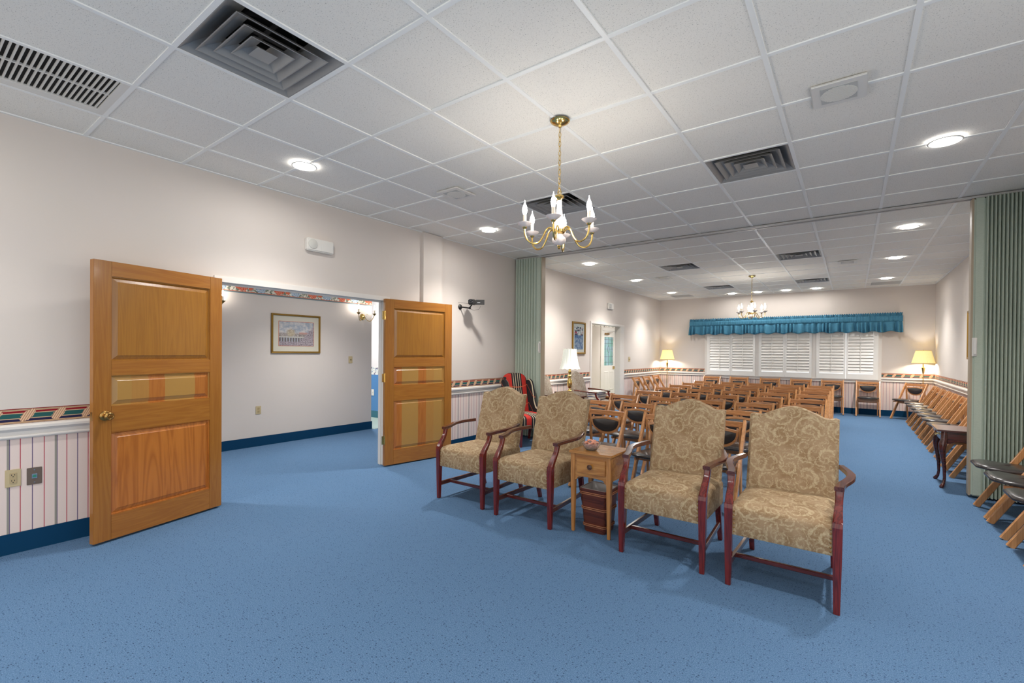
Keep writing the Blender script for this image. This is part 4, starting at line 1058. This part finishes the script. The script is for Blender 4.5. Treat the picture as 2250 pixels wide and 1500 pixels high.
for k, (cm, nm, h) in enumerate(((BLUEB, 'thick navy book at the bottom of the stack on the grey-tinted armchair seat', .05), (BLUEB, 'navy book in the middle of the stack on the grey-tinted armchair seat', .045), (BLUEB, 'navy book near the top of the stack on the grey-tinted armchair seat', .03), (CREAMB, 'cream booklet on top of the stack on the grey-tinted armchair seat', .02))):
    book(nm, (-3.86, 8.0, bz), (.24, .31, h), .1*(-1)**k, cm, 'books stacked on the grey-tinted armchair seat'); bz += h+.0005
t = thing('end_table', 'low brown wooden table between the grey-tinted armchair and the lobby doorway', 'end table', (-3.95, 8.68, 0))
MB().box(-.24, .24, -.2, .2, .50, .52).build('table_top', MAPLE_X, t, bevel=.004)
m_ = MB(); m_.box(-.2, .2, -.165, .165, .42, .5); m_.build('apron', BROWNB, t)
for sx in (-1, 1):
    for sy in (-1, 1): MB().box(sx*.2-.018, sx*.2+.018, sy*.16-.018, sy*.16+.018, 0, .42).build('leg', MAPLE_Z, t)
book('brown book lying on the low table by the lobby doorway', (-3.93, 8.64, .52), (.22, .28, .045), .15, BROWNB, 'books on the low table')

# ------------------------------------------------------------------ lobby entrance door
t = thing('door_3', 'white lobby entrance door with a leaded glass panel', 'door', (LX, 13.27, 0), kind='structure')
w = 1.02; zt_ = 2.065
m_ = MB(); g0y, g1y, g0z, g1z = .17, .85, .98, 1.88
m_.box(-.045, 0, .0, g0y, .01, zt_); m_.box(-.045, 0, g1y, w, .01, zt_); m_.box(-.045, 0, g0y, g1y, .01, g0z); m_.box(-.045, 0, g0y, g1y, g1z, zt_)
m_.build('door_leaf', WHITE_TRIM, t)
for a, b in ((.16, .47), (.56, .87)):
    m_ = MB(); m_.rings([[(x, a+i, .2+i), (x, b-i, .2+i), (x, b-i, .80-i), (x, a+i, .80-i)] for i, x in ((0,.0),(.012,.008),(.03,.008),(.045,.003))]); m_.build('panel', WHITE_TRIM, t)
g = G('leaded_glass', .15); o_ = g.obj(); x, y, z = g.sep(o_)
vv = g.vor(g.scale(o_, 0, 1, 1), 9, .4, 'DISTANCE_TO_EDGE')
g.col(g.mix(g.step(g.noise(o_, 5, 2), .4, .6), srgb(186,218,232), srgb(150,210,196)))
g.b.inputs['Transmission Weight'].default_value = .75; g.b.inputs['Roughness'].default_value = .35
MB().box(-.03, -.018, g0y, g1y, g0z, g1z).build('glass', g.m, t)
LEAD = flat('lead_came', (120,124,128), .4, .6)
m_ = MB(); cy, cz = (g0y+g1y)/2, 1.5
m_.tube([(-.015, cy+.05*math.cos(2*PI*k/28), cz+.11*math.sin(2*PI*k/28)) for k in range(28)], .006, 6, closed=True)
for y in (g0y+.12, cy, g1y-.12):
    for za, zb in (((g0z, cz-.11), (cz+.11, g1z)) if y == cy else ((g0z, g1z),)): m_.tube([(-.015, y, za), (-.015, y, zb)], .004, 6)
for z in (g0z+.1, g0z+.28, 1.5, g1z-.2, g1z-.08):
    for ya, yb_ in (((g0y, cy-.05), (cy+.05, g1y)) if z == 1.5 else ((g0y, g1y),)): m_.tube([(-.015, ya, z), (-.015, yb_, z)], .004, 6)
m_.build('lead_lines', LEAD, t)
m_ = MB(); m_.box(0, .045, .18, .46, 1.95, 2.0); c_ = m_.build('door_closer', ANTIQUE_BRASS, t, bevel=.006)
MB().sweep([(.05,.30,2.005),(.06,.50,2.03),(.04,.68,2.04)], .022, .008).build('closer_arm', ANTIQUE_BRASS, c_)
MB().box(0, .01, .80, .96, .86, .95).build('lock_plate', BRASS, t, bevel=.002)

# ------------------------------------------------------------------ window with shutters, valance
t = thing('window_1', 'wide white shuttered window in three units on the far wall', 'window', (0, WB, 0), kind='structure')
SHUT = flat('shutter_white', (238,235,228), .4)
m_ = MB()
m_.box(wx0-.06, wx1+.06, -.03, 0, wz0-.055, wz0); m_.box(wx0-.06, wx1+.06, -.05, 0, wz0, wz0+.02)
m_.box(wx0-.06, wx0, -.03, .1, wz0+.02, wz1); m_.box(wx1, wx1+.06, -.03, .1, wz0+.02, wz1); m_.box(wx0-.06, wx1+.06, -.03, .1, wz1, wz1+.06)
m_.box(wx0, wx1, 0, .11, wz0-.02, wz0+.02)
for a, b in ((-2.03, -1.94), (-.79, -.70)): m_.box(a, b, -.03, .1, wz0+.02, wz1)
m_.build('window_frame', WHITE_TRIM, t, bevel=.003)
for a, b in ((wx0, -2.03), (-1.94, -.79), (-.70, wx1)):
    MB().box(a, b, .095, .1, wz0+.02, wz1).build('pane', CLEAR, t)
LV = [(-3.13,-2.646), (-2.569,-2.079), (-1.883,-1.40), (-1.323,-.84), (-.638,-.16), (-.076,.395)]
for a, b in LV:
    m_ = MB(); s_ = .037; zb, ztp = .965, 2.03
    sl = a-s_ if a not in (-3.13,-1.883,-.638) else {-3.13: wx0, -1.883: -1.94, -.638: -.70}[a]; sr = b+s_ if b not in (-2.079,-.84,.395) else {-2.079: -2.03, -.84: -.79, .395: wx1}[b]
    m_.box(sl, a, -.06, -.032, wz0+.02, 2.12); m_.box(b, sr, -.06, -.032, wz0+.02, 2.12)
    m_.box(a, b, -.06, -.032, wz0+.02, zb-.035); m_.box(a, b, -.06, -.032, ztp, 2.12)
    n = 15
    for k in range(n):
        z = zb-.0+(k+.35)*(ztp-zb)/n
        mt = Matrix.Translation((0, -.046, z)) @ Matrix.Rotation(math.radians(67), 4, 'X')
        m_.box(a+.002, b-.002, -.042, .042, -.0045, .0045, mt)
    sh = m_.build('shutter', SHUT, t)
    MB().box((a+b)/2-.006, (a+b)/2+.006, -.092, -.082, zb, ztp-.04).build('tilt_rod', SHUT, sh)
t = thing('valance', 'gathered teal blue fabric valance with ruffles above the window', 'valance', (0, WB, 0))
vx0, vx1 = -3.645, .885
def vpath(u):   # along the rod with returns to the wall
    d = .16; L = vx1-vx0; tot = L+2*d; s_ = u*tot
    if s_ < d: return Vector((vx0, -s_, 0)), Vector((-1, 0, 0))
    if s_ > d+L: return Vector((vx1, -(tot-s_), 0)), Vector((1, 0, 0))
    return Vector((vx0+s_-d, -d, 0)), Vector((0, -1, 0))
ph = [rnd.uniform(0, 6.28) for _ in range(8)]
def fold_amp(u, f): return math.sin(u*f+2.6*math.sin(u*f*.13+ph[0])+1.2*math.sin(u*f*.31+ph[4])+ph[1])*(.68+.32*math.sin(u*f*.41+ph[5]))
def vs(zfun, amp, f, base=0):
    def F(u, v):
        p, n = vpath(u); a = amp(v)*fold_amp(u, f)+base
        q = p+n*(a if 0.03 < u < .97 else a*.4); return (q.x, min(q.y, -.002), zfun(u, v))
    return F
m_ = MB(); m_.surf(vs(lambda u, v: 2.255+.065*v+.012*v*math.sin(u*700+ph[2]), lambda v: .006+.018*v, 760), 900, 4); o = m_.build('top_ruffle', VAL, t, smooth=True)
m_ = MB(); m_.surf(vs(lambda u, v: 2.13+.125*v, lambda v: .005, 900, .012), 1000, 3); m_.build('band', VAL, t, smooth=True)
m_ = MB(); m_.surf(vs(lambda u, v: 2.135-(.235+.018*math.sin(u*95+ph[3]))*v, lambda v: .006+.060*v**.7, 290, .004), 1100, 8); m_.build('skirt_ruffle', VAL, t, smooth=True)
for o in t.children:
    md = o.modifiers.new('cloth_thickness', 'SOLIDIFY'); md.thickness = .003
